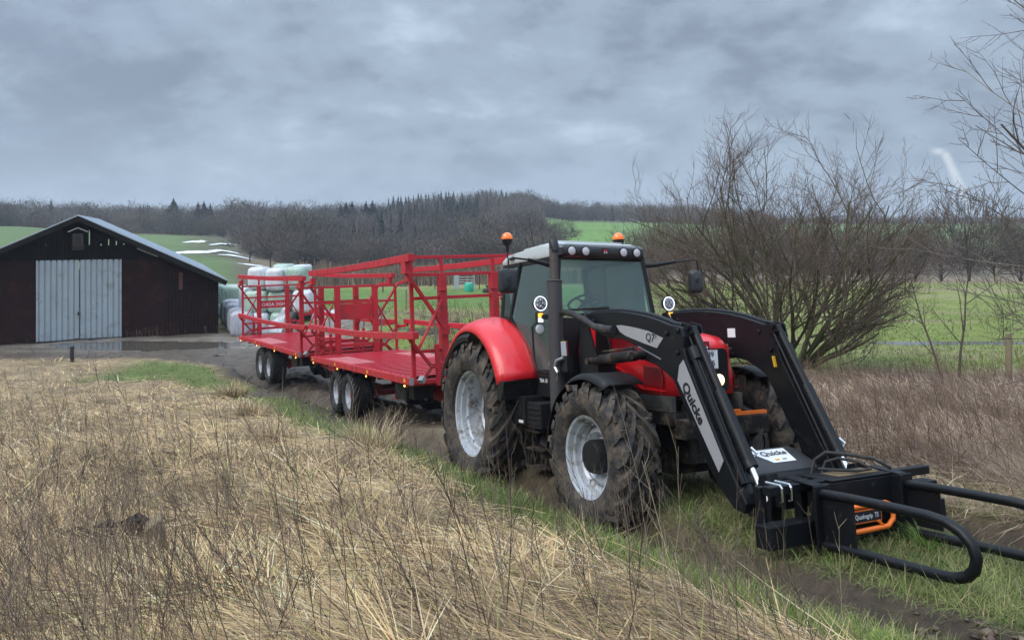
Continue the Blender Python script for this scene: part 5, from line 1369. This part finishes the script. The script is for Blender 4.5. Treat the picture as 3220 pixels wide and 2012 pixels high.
# ---------------------------------------------------------------- woods
def dec_tpl(seed, h, wd, nt, base=.2, colr=(.10,.085,.075), tw=.10, ln=(.5,1.3)):
    r = np.random.default_rng(seed); parts = []; nl = 9
    trunk = np.array([[0,0,-.5],[r.normal(0,.1),r.normal(0,.1),h*.25],[r.normal(0,.2),r.normal(0,.2),h*.5],[r.normal(0,.3),r.normal(0,.3),h*.75]])
    P = [trunk]; RR = [np.array([.022,.018,.011,.004])*h]
    cl = []
    for i in range(nl):
        a = 2*np.pi*(i+r.random())/nl; f = r.uniform(.15, .55); q0 = np.array([trunk[1][0]*f, trunk[1][1]*f, h*(base*.8+f*.5)])
        el = r.uniform(.25, 1.15); L_ = r.uniform(.7, 1.)
        tip = np.array([math.cos(a)*math.cos(el)*wd/2*L_, math.sin(a)*math.cos(el)*wd/2*L_, h*(base+.12) + math.sin(el)*h*(1-base-.15)*L_*.95])
        m1 = q0*.55+tip*.45+r.normal(0,.04*h,3); P.append(np.array([q0, q0*.8+m1*.2+np.array([0,0,.03*h]), m1, tip])); RR.append(np.array([.010,.008,.005,.002])*h)
        cl.append(tip); cl.append(m1*.4+tip*.6)
    V, F, C = tubes(np.stack(P), np.stack(RR), np.tile(np.array(colr)*.6, (len(P), 1)), 3)
    # twigs fill a domed crown with uneven clumps
    a = r.uniform(0, 2*np.pi, nt); cz = r.uniform(-.25, 1, nt); rad = r.uniform(.45, 1, nt)**.6
    dirs = np.stack([np.cos(a)*np.sqrt(np.clip(1-cz**2, 0, 1)), np.sin(a)*np.sqrt(np.clip(1-cz**2, 0, 1)), cz], 1)
    lump = 1 + .22*np.sin(dirs[:, 0]*5+seed)*np.cos(dirs[:, 1]*4+seed*2) + .12*np.sin(dirs[:, 2]*9+seed)
    cen = np.array([0,0,h*(base+(1-base)*.38)]); sc = np.array([wd/2, wd/2, h*(1-base)*.62])
    p = cen + dirs*sc*(rad*lump)[:, None]
    tdir = dirs*np.array([1,1,.6]) + np.array([0,0,.7]) + r.normal(0,.45,(nt,3)); tdir /= np.linalg.norm(tdir, axis=1, keepdims=True)
    L_ = r.uniform(*ln, nt); wv = np.cross(tdir, r.normal(0,1,(nt,3))); wv /= np.linalg.norm(wv, axis=1, keepdims=True); w_ = r.uniform(.5,1,nt)*tw
    q = p + tdir*L_[:, None]
    V2 = np.stack([p-wv*w_[:, None]/2, p+wv*w_[:, None]/2, q+wv*w_[:, None]*.2, q-wv*w_[:, None]*.2], 1).reshape(-1, 3)
    F2 = np.arange(nt*4).reshape(-1, 4); C2 = np.repeat(np.clip(np.array(colr)*(1+.28*r.standard_normal((nt,1))), .01, .4), 4, 0)
    return merge([(V, F, C), (V2, F2, C2)])
def con_tpl(seed, h, wd, nt=420, colr=(.018,.032,.022)):
    r = np.random.default_rng(seed)
    V, F, C = tubes(np.array([[[0,0,-.5],[0,0,h*.5],[0,0,h]]], float), np.array([[.016*h,.01*h,.002*h]]), np.array([[.05,.04,.03]]), 3)
    f = r.random(nt)**.8; zz = h*(.10+.88*f); rr_ = wd/2*(1-f)**.85*r.uniform(.35, 1.05, nt)*(1+.2*np.sin(zz*4)); a = r.uniform(0, 2*np.pi, nt)
    p = np.stack([np.cos(a)*rr_*.35, np.sin(a)*rr_*.35, zz], 1); q = np.stack([np.cos(a)*rr_, np.sin(a)*rr_, zz-.12*rr_-.1], 1); q[:, 2] += r.normal(0,.15,nt)
    wv = np.stack([-np.sin(a), np.cos(a), r.normal(0,.5,nt)], 1)*(.10+.28*(1-f))[:, None]
    V2 = np.stack([p-wv, p+wv, q+wv*.4, q-wv*.4], 1).reshape(-1, 3); C2 = np.repeat(np.clip(np.array(colr)*(1+.3*r.standard_normal((nt,1))), .004, .2), 4, 0)
    return merge([(V, F, C), (V2, np.arange(nt*4).reshape(-1, 4), C2)])
M['conifer'] = M['twig']
greys = [(.115,.094,.082),(.098,.085,.072),(.088,.078,.070),(.130,.114,.084),(.095,.092,.066),(.105,.085,.084)]
tpl = [dec_tpl(100+i, 11+i%3, 8.5+(i*7%4), 760, .0, greys[i%6], .19, (.4,1.0)) for i in range(10)]
ctp = [con_tpl(200+i, 13, 4.6+.5*i) for i in range(3)]
pts = []
rf_ = np.random.default_rng(77)
def forest(n, t0, t1, y0, y1, cond=None, sc=(.8,1.15), con=.05):
    for _ in range(n):
        t_ = rf_.uniform(t0, t1); y_ = math.sqrt(rf_.uniform(y0**2, y1**2))
        if cond is not None and not cond(t_, y_): continue
        pts.append((t_*y_, y_, rf_.uniform(*sc), rf_.random() < con))
forest(760, -.75, -.375, 206, 330, sc=(.38,.80))
forest(900, -.375, -.0, 150, 340, lambda t_, y_: y_ > 150 + max(0, -t_-.30)*800, sc=(.42,.98), con=.12)
forest(420, -.36, -.05, 126, 165, lambda t_, y_: y_ > 128+ max(0, -t_-.27)*500, sc=(.42,.6), con=.02)
forest(110, -.15, -.045, 205, 262, sc=(.75,1.05), con=1)
forest(30, -.20, -.16, 240, 275, sc=(.6,.9), con=1)
forest(260, .0, .03, 140, 330, sc=(.5,.85)); forest(120, -.06, .055, 108, 140, sc=(.45,.7), con=0)
forest(300, .03, .33, 292, 360, sc=(.5,.75)); forest(420, .16, .80, 398, 480, sc=(.33,.55), con=.06)
forest(90, .30, .34, 240, 300, sc=(.5,.7))
parts = []
off_ = fbm
for (x, y, s_, c_) in pts:
    V, F, C = ctp[rf_.integers(3)] if c_ else tpl[rf_.integers(10)]
    a = rf_.uniform(0, 6.28); ca, sa = math.cos(a), math.sin(a)
    V = V*s_; V = np.stack([V[:,0]*ca-V[:,1]*sa, V[:,0]*sa+V[:,1]*ca, V[:,2]], 1) + np.array([x, y, 0])
    parts.append((V, F, C*rf_.uniform(.75,1.4)*(1.12+.65*float(fbm(np.array([x*.025]), np.array([y*.03]), 151)[0]))*np.array([1, rf_.uniform(.94,1.06), rf_.uniform(.85,1.1)])))
zz = G(np.array([p[0] for p in pts]), np.array([p[1] for p in pts]), False)
for i, (V, F, C) in enumerate(parts): V[:, 2] += zz[i] - 1.3
V, F, C = merge(parts)
o = npmesh('far_wood', V.astype(np.float32), F, M['twig'], C); tag(o, 'bare grey-brown wood covering the distant hillside', 'wood', kind='stuff')
print('forest', len(pts), len(F))
# single trees one can tell apart in front of the wood
def tree_thing(name, tplV, label, cat, group):
    t_ = empty(name); tag(t_, label, cat, group)
    V, F, C = tplV; npmesh('crown', V, F, M['twig'], C, t_); return t_
fr = [dec_tpl(300+i, 6.5, 8.2, 1500, .22, greys[i%6], .085, (.3,.9)) for i in range(3)]
protos = [tree_thing('bare_tree', f_, 'x', 'tree', 'bare trees at the foot of the wood') for f_ in fr]
spots = [(640,637,1.0),(708,636,1.05),(765,638,.9),(838,640,1.05),(885,642,.9),(945,640,1.0),(1005,640,.95),(1065,640,1.05),(1120,640,.9),(1190,622,1.5),(1245,618,1.55),(1330,590,1.0),(590,620,1.0),(1290,612,1.2)]
nm_ = ['first bare tree right of the barn roof edge, low over the white bales','second bare tree above the bales, with a thick leaning trunk','bare tree over the gap between the two trailers','round-headed bare tree above the rear corner of the near trailer','bare tree just left of the raised end of the near trailer rail','bare tree behind the raised near trailer rail, left of its bracket','bare tree right of the near trailer bracket, at the foot of the wood','bare tree above the near trailer, midway to the cab','bare tree left of the orange beacon on its stalk, low','tall bare tree straight behind the raised orange beacon','tall bare tree behind the thin cab aerial','small round bare tree on the green field above the cab roof','dense bare shrubby tree where the snow patches end','bare tree left of the green field above the cab roof']
for i, (u, v, s_) in enumerate(spots):
    t_ = protos[i] if i < 3 else copy_tree(protos[i % 3])
    X, Y, z = hit(u, v, 90, 260); t_.location = (X, Y, z-.1); t_.scale = (s_, s_, s_); t_.rotation_euler = (0,0,i*1.7); t_['label'] = nm_[i]
cf = [con_tpl(400+i, 13, 6+i, 900, (.012,.024,.018)) for i in range(2)]
cs0 = 1
cpr = [tree_thing('conifer', c_, 'x', 'conifer', 'dark conifers in the distant wood') for c_ in cf]
cs_ = [(410,468,300,1.25,'big dark conifer standing out of the wood above the barn roof ridge right side'),(468,476,300,.8,'left of three small conifers right of the big dark one above the barn'),(482,474,305,.9,'middle of three small conifers above the barn roof'),(497,480,300,.7,'right of three small conifers above the barn roof'),
 (763,492,260,.7,'small conifer low on the slope left of the conifer cluster'),(805,484,270,.8,'left conifer of the dark cluster on the middle slope'),(818,477,275,.95,'tallest conifer of the dark cluster on the middle slope'),(832,475,280,1.0,'conifer right in the dark cluster on the middle slope'),(865,474,285,.85,'left conifer of the pair near the ridge dip'),(880,473,288,.9,'right conifer of the pair near the ridge dip')]
for i in range(17):
    cs_.append((918+i*9.5+ (i*37%5), 466-abs(i*.9) - (i*53%6), 335, .8+.05*(i*7%5), None))
for i, (u, v) in enumerate(((1140,449),(1150,447),(1160,450),(1172,449),(1185,447),(1196,451))): cs_.append((u, v, 330, 1.5, None))
for i in range(9): cs_.append((962+i*16, 512-(i*41%22), 215+i*2, 1.2, None))
for i, (u, v, y_) in enumerate(((1318,475,330),(2155,500,430),(2232,497,430),(2330,492,420),(2368,497,420),(2090,500,430))): cs_.append((u, v, y_, .7, None))
ct_ = ['spruce %s on the middle ridge skyline' % q for q in ('at the far left end','second from the left','third from the left','fourth from the left','fifth from the left','sixth from the left','seventh from the left','eighth from the left','in the very middle','just right of the middle','tenth from the right end of the fringe','sixth from the right end','fifth from the right end','fourth from the right end','third from the right end','second from the right end','at the right end of the small fringe')]
ct_ += ['dark pine %s in the clump on the highest point of the ridge' % q for q in ('leftmost','second','third','fourth','fifth','rightmost')]
ct_ += ['dark spruce %s in the band down the slope behind the trailer' % q for q in ('leftmost','second','third','fourth','fifth','sixth','seventh','eighth','last on the right')]
ct_ += ['lone dark spruce in the wood above the green field','small spruce on the right skyline beyond the bush, leftmost seen','small spruce on the right skyline left of the light shaft','tallest small spruce on the right skyline under the light shaft','small spruce near the right border on the skyline','tiny spruce on the skyline seen through the right of the bush']
for i, (u, v, y_, s_, lb) in enumerate(cs_):
    if i < 10: y_ = min(y_, 222+3*i); s_ = s_*2.1
    t_ = cpr[i] if i < 2 else copy_tree(cpr[i % 2])
    X = (u-1210)/1800*y_; top = 5.3-(v-538)/1800*y_; g_ = Gs(X, y_); hh = max(top-g_, 6)
    k = min(max(hh/13., .5), 1.6); t_.location = (X, y_, top-13*k); t_.scale = (s_*k*.9, s_*k*.9, k); t_.rotation_euler = (0,0,i*2.1)
    t_['label'] = lb or ct_[i-10]
# hedge shrubs beyond the right meadow
hb_ = [dec_tpl(500+i, 5.5, 6.5, 2200, .04, [(.135,.100,.085),(.12,.096,.08),(.110,.092,.072)][i], .05, (.3,.9)) for i in range(3)]
hpr = [tree_thing('hedge_shrub', h_, 'x', 'shrub', 'bare shrubs in the hedge beyond the meadow') for h_ in hb_]
hs = [(1330,672,64,.55),(1420,672,66,.6),(1500,670,64,.8),(1560,670,68,.95),(1620,668,66,1.0),(1690,668,70,1.05),(1760,668,68,1.0),(1830,668,70,1.0),(1900,668,68,.95),(1970,668,72,1.0),(2040,668,70,1.0),(2110,667,74,1.0),(2165,667,70,.9),(2225,667,76,1.05),(2290,667,72,1.35),(2350,667,78,1.2),(2410,667,74,1.1),(2475,667,76,1.1)]
hl_ = ['behind the cab, leftmost','behind the cab roof, second','at the left foot of the big bush','reddish, second behind the big bush','third behind the left of the big bush','fourth behind the big bush','fifth behind the middle of the big bush','sixth behind the middle of the big bush','seventh behind the big bush','eighth behind the right of the big bush','ninth behind the right edge of the big bush','tenth, right at the edge of the big bush','small, in the gap right of the big bush','low, left of the dark tall shrub','tallest dark one right of the gap','right of the tallest dark one','near the right border','last at the right border']
for i, (u, v, y_, s_) in enumerate(hs):
    t_ = hpr[i] if i < 3 else copy_tree(hpr[i % 3]); X = (u-1210)/1800*y_
    t_.location = (X, y_, Gs(X, y_)-1.1); t_.scale = (s_*1.15, s_, s_*1.2); t_.rotation_euler = (0,0,i*1.3); t_['label'] = 'bare hedge shrub ' + hl_[i]
# snow lying on the left field
sm = mat('snow', (.80,.84,.88), .7, bump=.2, bs=4); Vs = []; Fs = []; n0 = 0
def patch(u0, v0, ru, rv, tilt=0, seed=0):
    global n0
    X, Y, z = hit(u0, v0, 60, 330); rx_ = ru/1800*Y
    Xa, Ya, _ = hit(u0, v0-rv, 60, 330); Xb, Yb_, _ = hit(u0, v0+rv, 60, 330); ry = max((Ya-Yb_)/2, 1.5)
    nx_ = int(min(60, max(16, rx_*2/.35))); ny_ = int(min(60, max(14, ry*2/.6)))
    gx_, gy_ = np.meshgrid(np.linspace(-1.4, 1.4, nx_), np.linspace(-1.4, 1.4, ny_)); gx_ = gx_.ravel(); gy_ = gy_.ravel()
    wx = X + gx_*rx_ - tilt*gy_*rx_; wy = Y + gy_*ry
    val = 1 - (gx_**2+gy_**2) + 1.1*fbm(wx*.30+seed, wy*.22, seed, 4) + .6*fbm(wx*1.0, wy*.9, seed+3, 3)
    zz_ = G(wx, wy) + .10
    for q in range(len(wx)): Vs.append((wx[q], wy[q], zz_[q]))
    for j in range(ny_-1):
        for i in range(nx_-1):
            k = j*nx_+i
            if val[k] > .15 and val[k+1] > .15 and val[k+nx_] > .15: Fs.append((n0+k, n0+k+1, n0+k+nx_+1, n0+k+nx_))
    n0 += len(wx)
for a_ in ((450,598,36,17,-.2,1),(462,572,20,4,0,3),(521,577,11,5,-.4,4),(553,606,8,5,-.3,6),(574,609,10,5,0,7),(590,627,16,3.5,0,8)): patch(*a_)
me = bpy.data.meshes.new('snow'); me.from_pydata(Vs, [], [tuple(dict.fromkeys(f)) for f in Fs]); me.materials.append(sm); o = bpy.data.objects.new('snow', me); COL.objects.link(o); tag(o, 'patches of old snow lying on the green field', 'snow', kind='stuff')
# ---------------------------------------------------------------- grass, straw and weeds (nobody could count them)
def sample(n, t0, t1, y0, y1, pw=1.0, r=rng):
    """more blades near the standpoint, fewer far off"""
    s = r.uniform((1/y1)**pw, (1/y0)**pw, n)**(1/pw); Y = 1/s; t_ = r.uniform(t0, t1, n); return t_*Y, Y
def ok_under(X, Y):   # keep blades out of the tyres
    k = np.ones(len(X), bool)
    for Fm, ws in ((FT, ((0,.92,.75),(0,-.92,.75),(2.78,.93,.55),(2.78,-.93,.55))),):
        for (a, b, rr_) in ws:
            p = Fm @ Vector((a, b, 0)); k &= ((X-p.x)**2+(Y-p.y)**2) > (rr_*.8)**2
    return k
def field(name, label, cat, n, reg, weight, th, Ln, wd, bend, K, cols, wts, phi=None, lift=.0, pw=1.0, wdy=.0009, var=.25, matn='straw', tip=.15):
    X, Y = sample(n, *reg, pw=pw); mk = masks(X, Y); w_ = np.clip(weight(mk, X, Y), 0, 1)
    k = (rng.random(n) < w_) & ok_under(X, Y); X = X[k]; Y = Y[k]; N_ = len(X)
    z = G(X, Y) + rng.uniform(0, 1, N_)**2*lift
    ph = rng.uniform(0, 2*np.pi, N_) if phi is None else phi(X, Y, N_)
    t_ = rng.uniform(*th, N_); L_ = rng.uniform(*Ln, N_)
    w2 = rng.uniform(.6, 1.3, N_)*(wd + wdy*np.maximum(Y-4, 0)); b_ = rng.uniform(*bend, N_)
    col = pal(cols, N_, wts, var)
    pat = (1+.60*fbm(X*1.1, Y*1.1, 101)[:, None])*(1+.35*fbm(X*4, Y*4, 103)[:, None]); col = np.clip(col*pat, .01, .8)
    return ribbons(np.stack([X, Y, z], 1), ph, t_, L_, w2, b_, K, col, tip=tip)
swirl = lambda X, Y, N_: 2.85 + 2.6*fbm(X*.9, Y*.9, 5) + rng.normal(0, .70, N_)
strawc = [(.60,.42,.215),(.45,.31,.16),(.27,.18,.105),(.72,.56,.35),(.29,.27,.09),(.12,.08,.058)]
def wst(mk, X, Y): 
    o = mk['off']; return (1-mk['mud'])*(1-mk['green'])*ss(-o, 1.9, 2.6)*(1-ss(Y, 27, 31)*0)
A = field('', '', '', 270000, (-1.0,.55,2.4,31), wst, (R(79),R(94)), (.15,.65), .0062, (-.18,.40), 3, strawc, [.22,.23,.20,.09,.09,.17], swirl, .16)
B = field('', '', '', 22000, (-.80,.55,2.7,31), wst, (R(45),R(80)), (.15,.4), .004, (.2,1.3), 3, strawc, [.27,.25,.17,.12,.11,.08], swirl, .05)
V, F, C = merge([A, B]); o = npmesh('dry_grass', V, F, M['straw'], C); tag(o, 'flattened straw-coloured dead grass covering the bank in the foreground', 'dry grass', kind='stuff')
print('straw', len(F))
# green grass on the verge, on the median and beyond
gc = [(.14,.20,.045),(.21,.26,.07),(.32,.30,.13),(.10,.14,.035)]
A = field('', '', '', 120000, (-.60,.60,3.2,30), lambda mk, X, Y: mk['green']*(1-mk['mud']*.8), (R(5),R(50)), (.05,.15), .0045, (0,1.2), 2, gc, [.35,.3,.2,.15], None, .0, wdy=.0009)
oc = [(.16,.21,.055),(.26,.26,.10),(.11,.17,.04),(.34,.29,.15),(.13,.105,.055)]
wmed = lambda mk, X, Y: np.clip(mk['median']*1.1 + mk['rightm']*.9, 0, 1)*(1-mk['rut']*.9)
B = field('', '', '', 110000, (-.10,.80,3.2,13), wmed, (R(15),R(80)), (.05,.19), .0045, (.2,1.4), 3, oc, [.3,.25,.2,.15,.1], None, .02)
Cc = field('', '', '', 60000, (-.55,.85,12,46), lambda mk, X, Y: mk['mead'], (R(5),R(55)), (.06,.18), .006, (0,1.2), 2, [(.17,.23,.06),(.25,.27,.10),(.32,.29,.15),(.12,.17,.05)], [.35,.3,.2,.15], None, .0, wdy=.0011)
mudst = field('', '', '', 9000, (-.3,.8,3.2,14), lambda mk, X, Y: mk['rut']*.5, (R(60),R(88)), (.05,.2), .004, (-.2,.6), 2, [(.16,.13,.07),(.10,.085,.05),(.14,.15,.06)], [.4,.3,.3], None, .01)
V, F, C = merge([A, B, Cc, mudst]); o = npmesh('green_grass', V, F, M['blade'], C); tag(o, 'short green grass along the track, on its middle strip and over the meadow', 'grass', kind='stuff')
print('green', len(F))
def stems(n, reg, weight, hgt, rad, lean, cols, nb, bl, pw=1.0, leanv=.18, ldir=2.9):
    X, Y = sample(n, *reg, pw=pw); mk = masks(X, Y); k = (rng.random(n) < np.clip(weight(mk, X, Y), 0, 1)) & ok_under(X, Y)
    X = X[k]; Y = Y[k]; N_ = len(X); z = G(X, Y); H = rng.uniform(*hgt, N_)*rng.uniform(.7,1.1,N_)
    la = ldir + rng.normal(0, .9, N_); lt = np.abs(lean + leanv*rng.standard_normal(N_)); K = 6
    P = np.zeros((N_, K, 3)); p = np.stack([X, Y, z-.03], 1); P[:, 0] = p
    for j in range(1, K):
        a = lt*(.6+.5*j/K) ; d = np.stack([np.sin(a)*np.cos(la), np.sin(a)*np.sin(la), np.cos(a)], 1) + rng.normal(0, .045, (N_, 3)); p = p + d*(H/(K-1))[:, None]; P[:, j] = p
    r0 = (rng.uniform(.7, 1.3, N_)*rad*(1+.07*np.maximum(Y-5, 0)))[:, None]; Rr = r0*np.linspace(1, .35, K)[None]
    col = pal(cols, N_, None, .25); out = [tubes(P, Rr, col)]
    if nb:
        i = rng.integers(2, K-1, N_*nb); src = np.repeat(np.arange(N_), nb); fr_ = rng.random(N_*nb)[:, None]
        q = P[src, i]*(1-fr_) + P[src, np.minimum(i+1, K-1)]*fr_
        d0 = P[src, -1]-P[src, -2]; d0 /= np.linalg.norm(d0, axis=1, keepdims=True); dv = rng.normal(0, 1, (len(src), 3)); dv /= np.linalg.norm(dv, axis=1, keepdims=True)
        d = d0*.8 + dv*.65 + np.array((0,0,.15)); L_ = rng.uniform(*bl, len(src))*(.5+H[src])
        PP = np.stack([q, q+d*(L_*.5)[:, None], q+d*L_[:, None]+rng.normal(0,.012,(len(src),3))+np.array((0,0,1))*(L_*.15)[:, None]], 1)
        out.append(tubes(PP, r0[src]*np.array([[.5,.4,.25]]), col[src]*.95))
    return merge(out)
leftw = lambda mk, X, Y: ss(-mk['off'], 2.3, 3.2)*(1-mk['green'])*(1-mk['mud'])*(.03 + .42*ss(-X/Y, .2, .6) + .16*ss(Y, 18, 27) + .10*ss(fbm(X*.5, Y*.5, 111), .1, .4))
dk = [(.20,.145,.10),(.13,.092,.078),(.25,.19,.145),(.34,.27,.19)]
S1 = stems(7200, (-1.0,.45,2.6,31), leftw, (.45,.95), .0021, .38, dk, 7, (.06,.15), pw=.8)
S2 = stems(330, (-.7,.45,3.0,12), lambda mk, X, Y: ss(-mk['off'], 2.0, 2.6)*(1-mk['green'])*.6, (.7,1.15), .0032, .42, [(.075,.055,.050),(.11,.08,.065),(.17,.14,.10)], 9, (.05,.14))
S3 = stems(420, (-.35,.5,3.4,11), lambda mk, X, Y: ss(-mk['off'], 1.6, 2.0)*(1-ss(-mk['off'], 2.6, 3.2)), (.3,.75), .002, .25, [(.30,.24,.16),(.22,.17,.11)], 4, (.03,.08))
V, F, C = merge([S1, S2, S3]); o = npmesh('dead_stalks', V, F, M['twig'], C); tag(o, 'thin brown dead weed stalks standing in the dry grass at left', 'dead weeds', kind='stuff')
print('stalks', len(F))
rw = lambda mk, X, Y: mk['weeds']*(.55+.6*ss(fbm(X*.6, Y*.6, 121), -.3, .2))
wc_ = [(.185,.11,.075),(.23,.145,.10),(.12,.072,.052),(.32,.23,.16)]
S4 = stems(4600, (.02,.95,5,23), rw, (.45,.95), .0026, .42, wc_, 7, (.07,.17), pw=.6, ldir=2.7)
S5 = stems(420, (.30,.80,30,58), lambda mk, X, Y: ss(fbm(X*.3, Y*.2, 131), .05, .25), (.5,1.1), .0035, .15, [(.06,.05,.035),(.09,.07,.05)], 5, (.1,.2))
S6 = stems(900, (-.12,.14,26,40), lambda mk, X, Y: mk['mead']*.8, (.3,.7), .003, .2, [(.17,.13,.08),(.11,.085,.055)], 4, (.08,.2))
S7 = stems(4200, (-.30,.20,62,96), lambda mk, X, Y: np.ones(len(X)), (1.0,1.9), .012, .12, [(.20,.155,.11),(.15,.11,.085),(.26,.21,.15)], 3, (.1,.25), pw=.5)
BW = stems(900, (-.70,-.37,33,38.3), lambda mk, X, Y: (np.abs((Y-38.2)-.484*(X+14.77)+.45) < .45)*(X > -19.2)*(X < -14.6)*1., (.25,.6), .0018, .3, [(.22,.17,.12),(.15,.12,.085)], 4, (.06,.12), pw=.3)
V, F, C = merge([S4, S5, S6, S7, BW]); o = npmesh('brown_weeds', V, F, M['twig'], C); tag(o, 'thicket of reddish-brown dead weeds on the right side of the track and in the meadow', 'dead weeds', kind='stuff')
A = field('', '', '', 90000, (.0,.95,4.6,24), lambda mk, X, Y: np.clip(mk['weeds']+mk['rightm']*.5, 0, 1), (R(45),R(88)), (.15,.5), .0045, (-.2,.9), 2, [(.36,.26,.18),(.26,.18,.13),(.48,.38,.26),(.17,.12,.09)], [.35,.3,.15,.2], swirl, .12)
V, F, C = A; o = npmesh('weed_litter', V, F, M['straw'], C); tag(o, 'matted brown litter under the dead weeds on the right', 'dry grass', kind='stuff')
# separate tussocks
tl_ = [(640,1052,.34,'upright straw tussock on the edge of the green verge below the rear trailer wheels'),(548,938,.40,'brown tussock at the top of the bank left of the rear trailer wheels'),(875,1062,.45,'tall straw tussock in front of the near trailer wheels'),(930,1290,.42,'straw tussock in the lower middle of the bank'),(1010,1180,.30,'low straw tussock under the rear tractor wheel, by the verge'),(600,985,.32,'straw tussock beside the green strip, above the upright one')]
for (u, v, hh, lb) in tl_:
    X, Y, z = hit(u, v); n = 520; a = rng.uniform(0, 6.28, n); rr_ = rng.random(n)**.6*.24*hh/.4*(1.5 if Y > 10 else 1)
    k = (1.25 if Y > 10 else 1.0)*hh
    V, F, C = ribbons(np.stack([np.cos(a)*rr_, np.sin(a)*rr_, np.full(n, -.02)], 1), a+rng.normal(0,.6,n), rng.uniform(.1,1.0,n), rng.uniform(.4,1.15,n)*k, rng.uniform(.7,1.3,n)*(.0035+.0008*max(Y-4, 0)), rng.uniform(.1,1.3,n), 4, pal([(.46,.35,.19),(.33,.24,.14),(.58,.46,.28),(.2,.145,.09)], n))
    o = npmesh('grass_tussock', V, F, M['straw'], C); o.location = (X, Y, z); tag(o, lb, 'tussock', 'straw tussocks on the bank')
# fresh green tuft by the grab
X, Y, z = hit(2195, 1302); n = 160; a = rng.uniform(0, 6.28, n); rr_ = rng.random(n)*.08
V, F, C = ribbons(np.stack([np.cos(a)*rr_, np.sin(a)*rr_, np.zeros(n)], 1), a, rng.uniform(.1,.8,n), rng.uniform(.12,.28,n), rng.uniform(.004,.008,n), rng.uniform(.3,1.2,n), 4, pal([(.16,.30,.06),(.12,.24,.04),(.25,.34,.10)], n))
o = npmesh('grass_tuft', V, F, M['blade'], C); o.location = (X, Y, z); tag(o, 'fresh green grass tuft between the two hoops of the grab', 'grass tuft')

# clods of churned mud in the ruts and along the lane
X, Y = sample(30000, -.75, .8, 3.2, 33, pw=.6); mk = masks(X, Y); wgt = np.clip(mk['mud']*(1-.55*mk['yard']), 0, 1)*(.10+.9*ss(fbm(X*1.3, Y*1.3, 141), .0, .4))*(.25+.75*ss(Y, 9, 12))
k = (rng.random(len(X)) < wgt*.8) & ok_under(X, Y); X = X[k]; Y = Y[k]; N_ = len(X); z = G(X, Y)
sz = rng.uniform(.25, 1, N_)**2*.040*(1+.035*np.maximum(Y-6, 0)); base = np.array([[1,0,0],[-1,0,0],[0,1,0],[0,-1,0],[0,0,1],[0,0,-1],[.6,.6,.3],[-.6,.6,-.2]], float)[:6]
V = (base[None]*rng.uniform(.5, 1.3, (N_, 6, 3)) + rng.normal(0, .22, (N_, 6, 3)))*sz[:, None, None]*np.array([1.3,1.3,.8]) + np.stack([X, Y, z+sz*.2], 1)[:, None]
Ft = np.array([[0,2,4],[2,1,4],[1,3,4],[3,0,4],[2,0,5],[1,2,5],[3,1,5],[0,3,5]])
F = (np.arange(N_)[:, None, None]*6 + Ft[None]).reshape(-1, 3)
C = np.repeat(pal([(.11,.082,.058),(.08,.06,.043),(.15,.115,.082)], N_, None, .2), 6, 0)
o = npmesh('mud_clods', V.reshape(-1, 3), F, attr_mat('mud_clod', .55), C); tag(o, 'clods of churned brown mud along the wheel ruts and the lane', 'mud', kind='stuff')
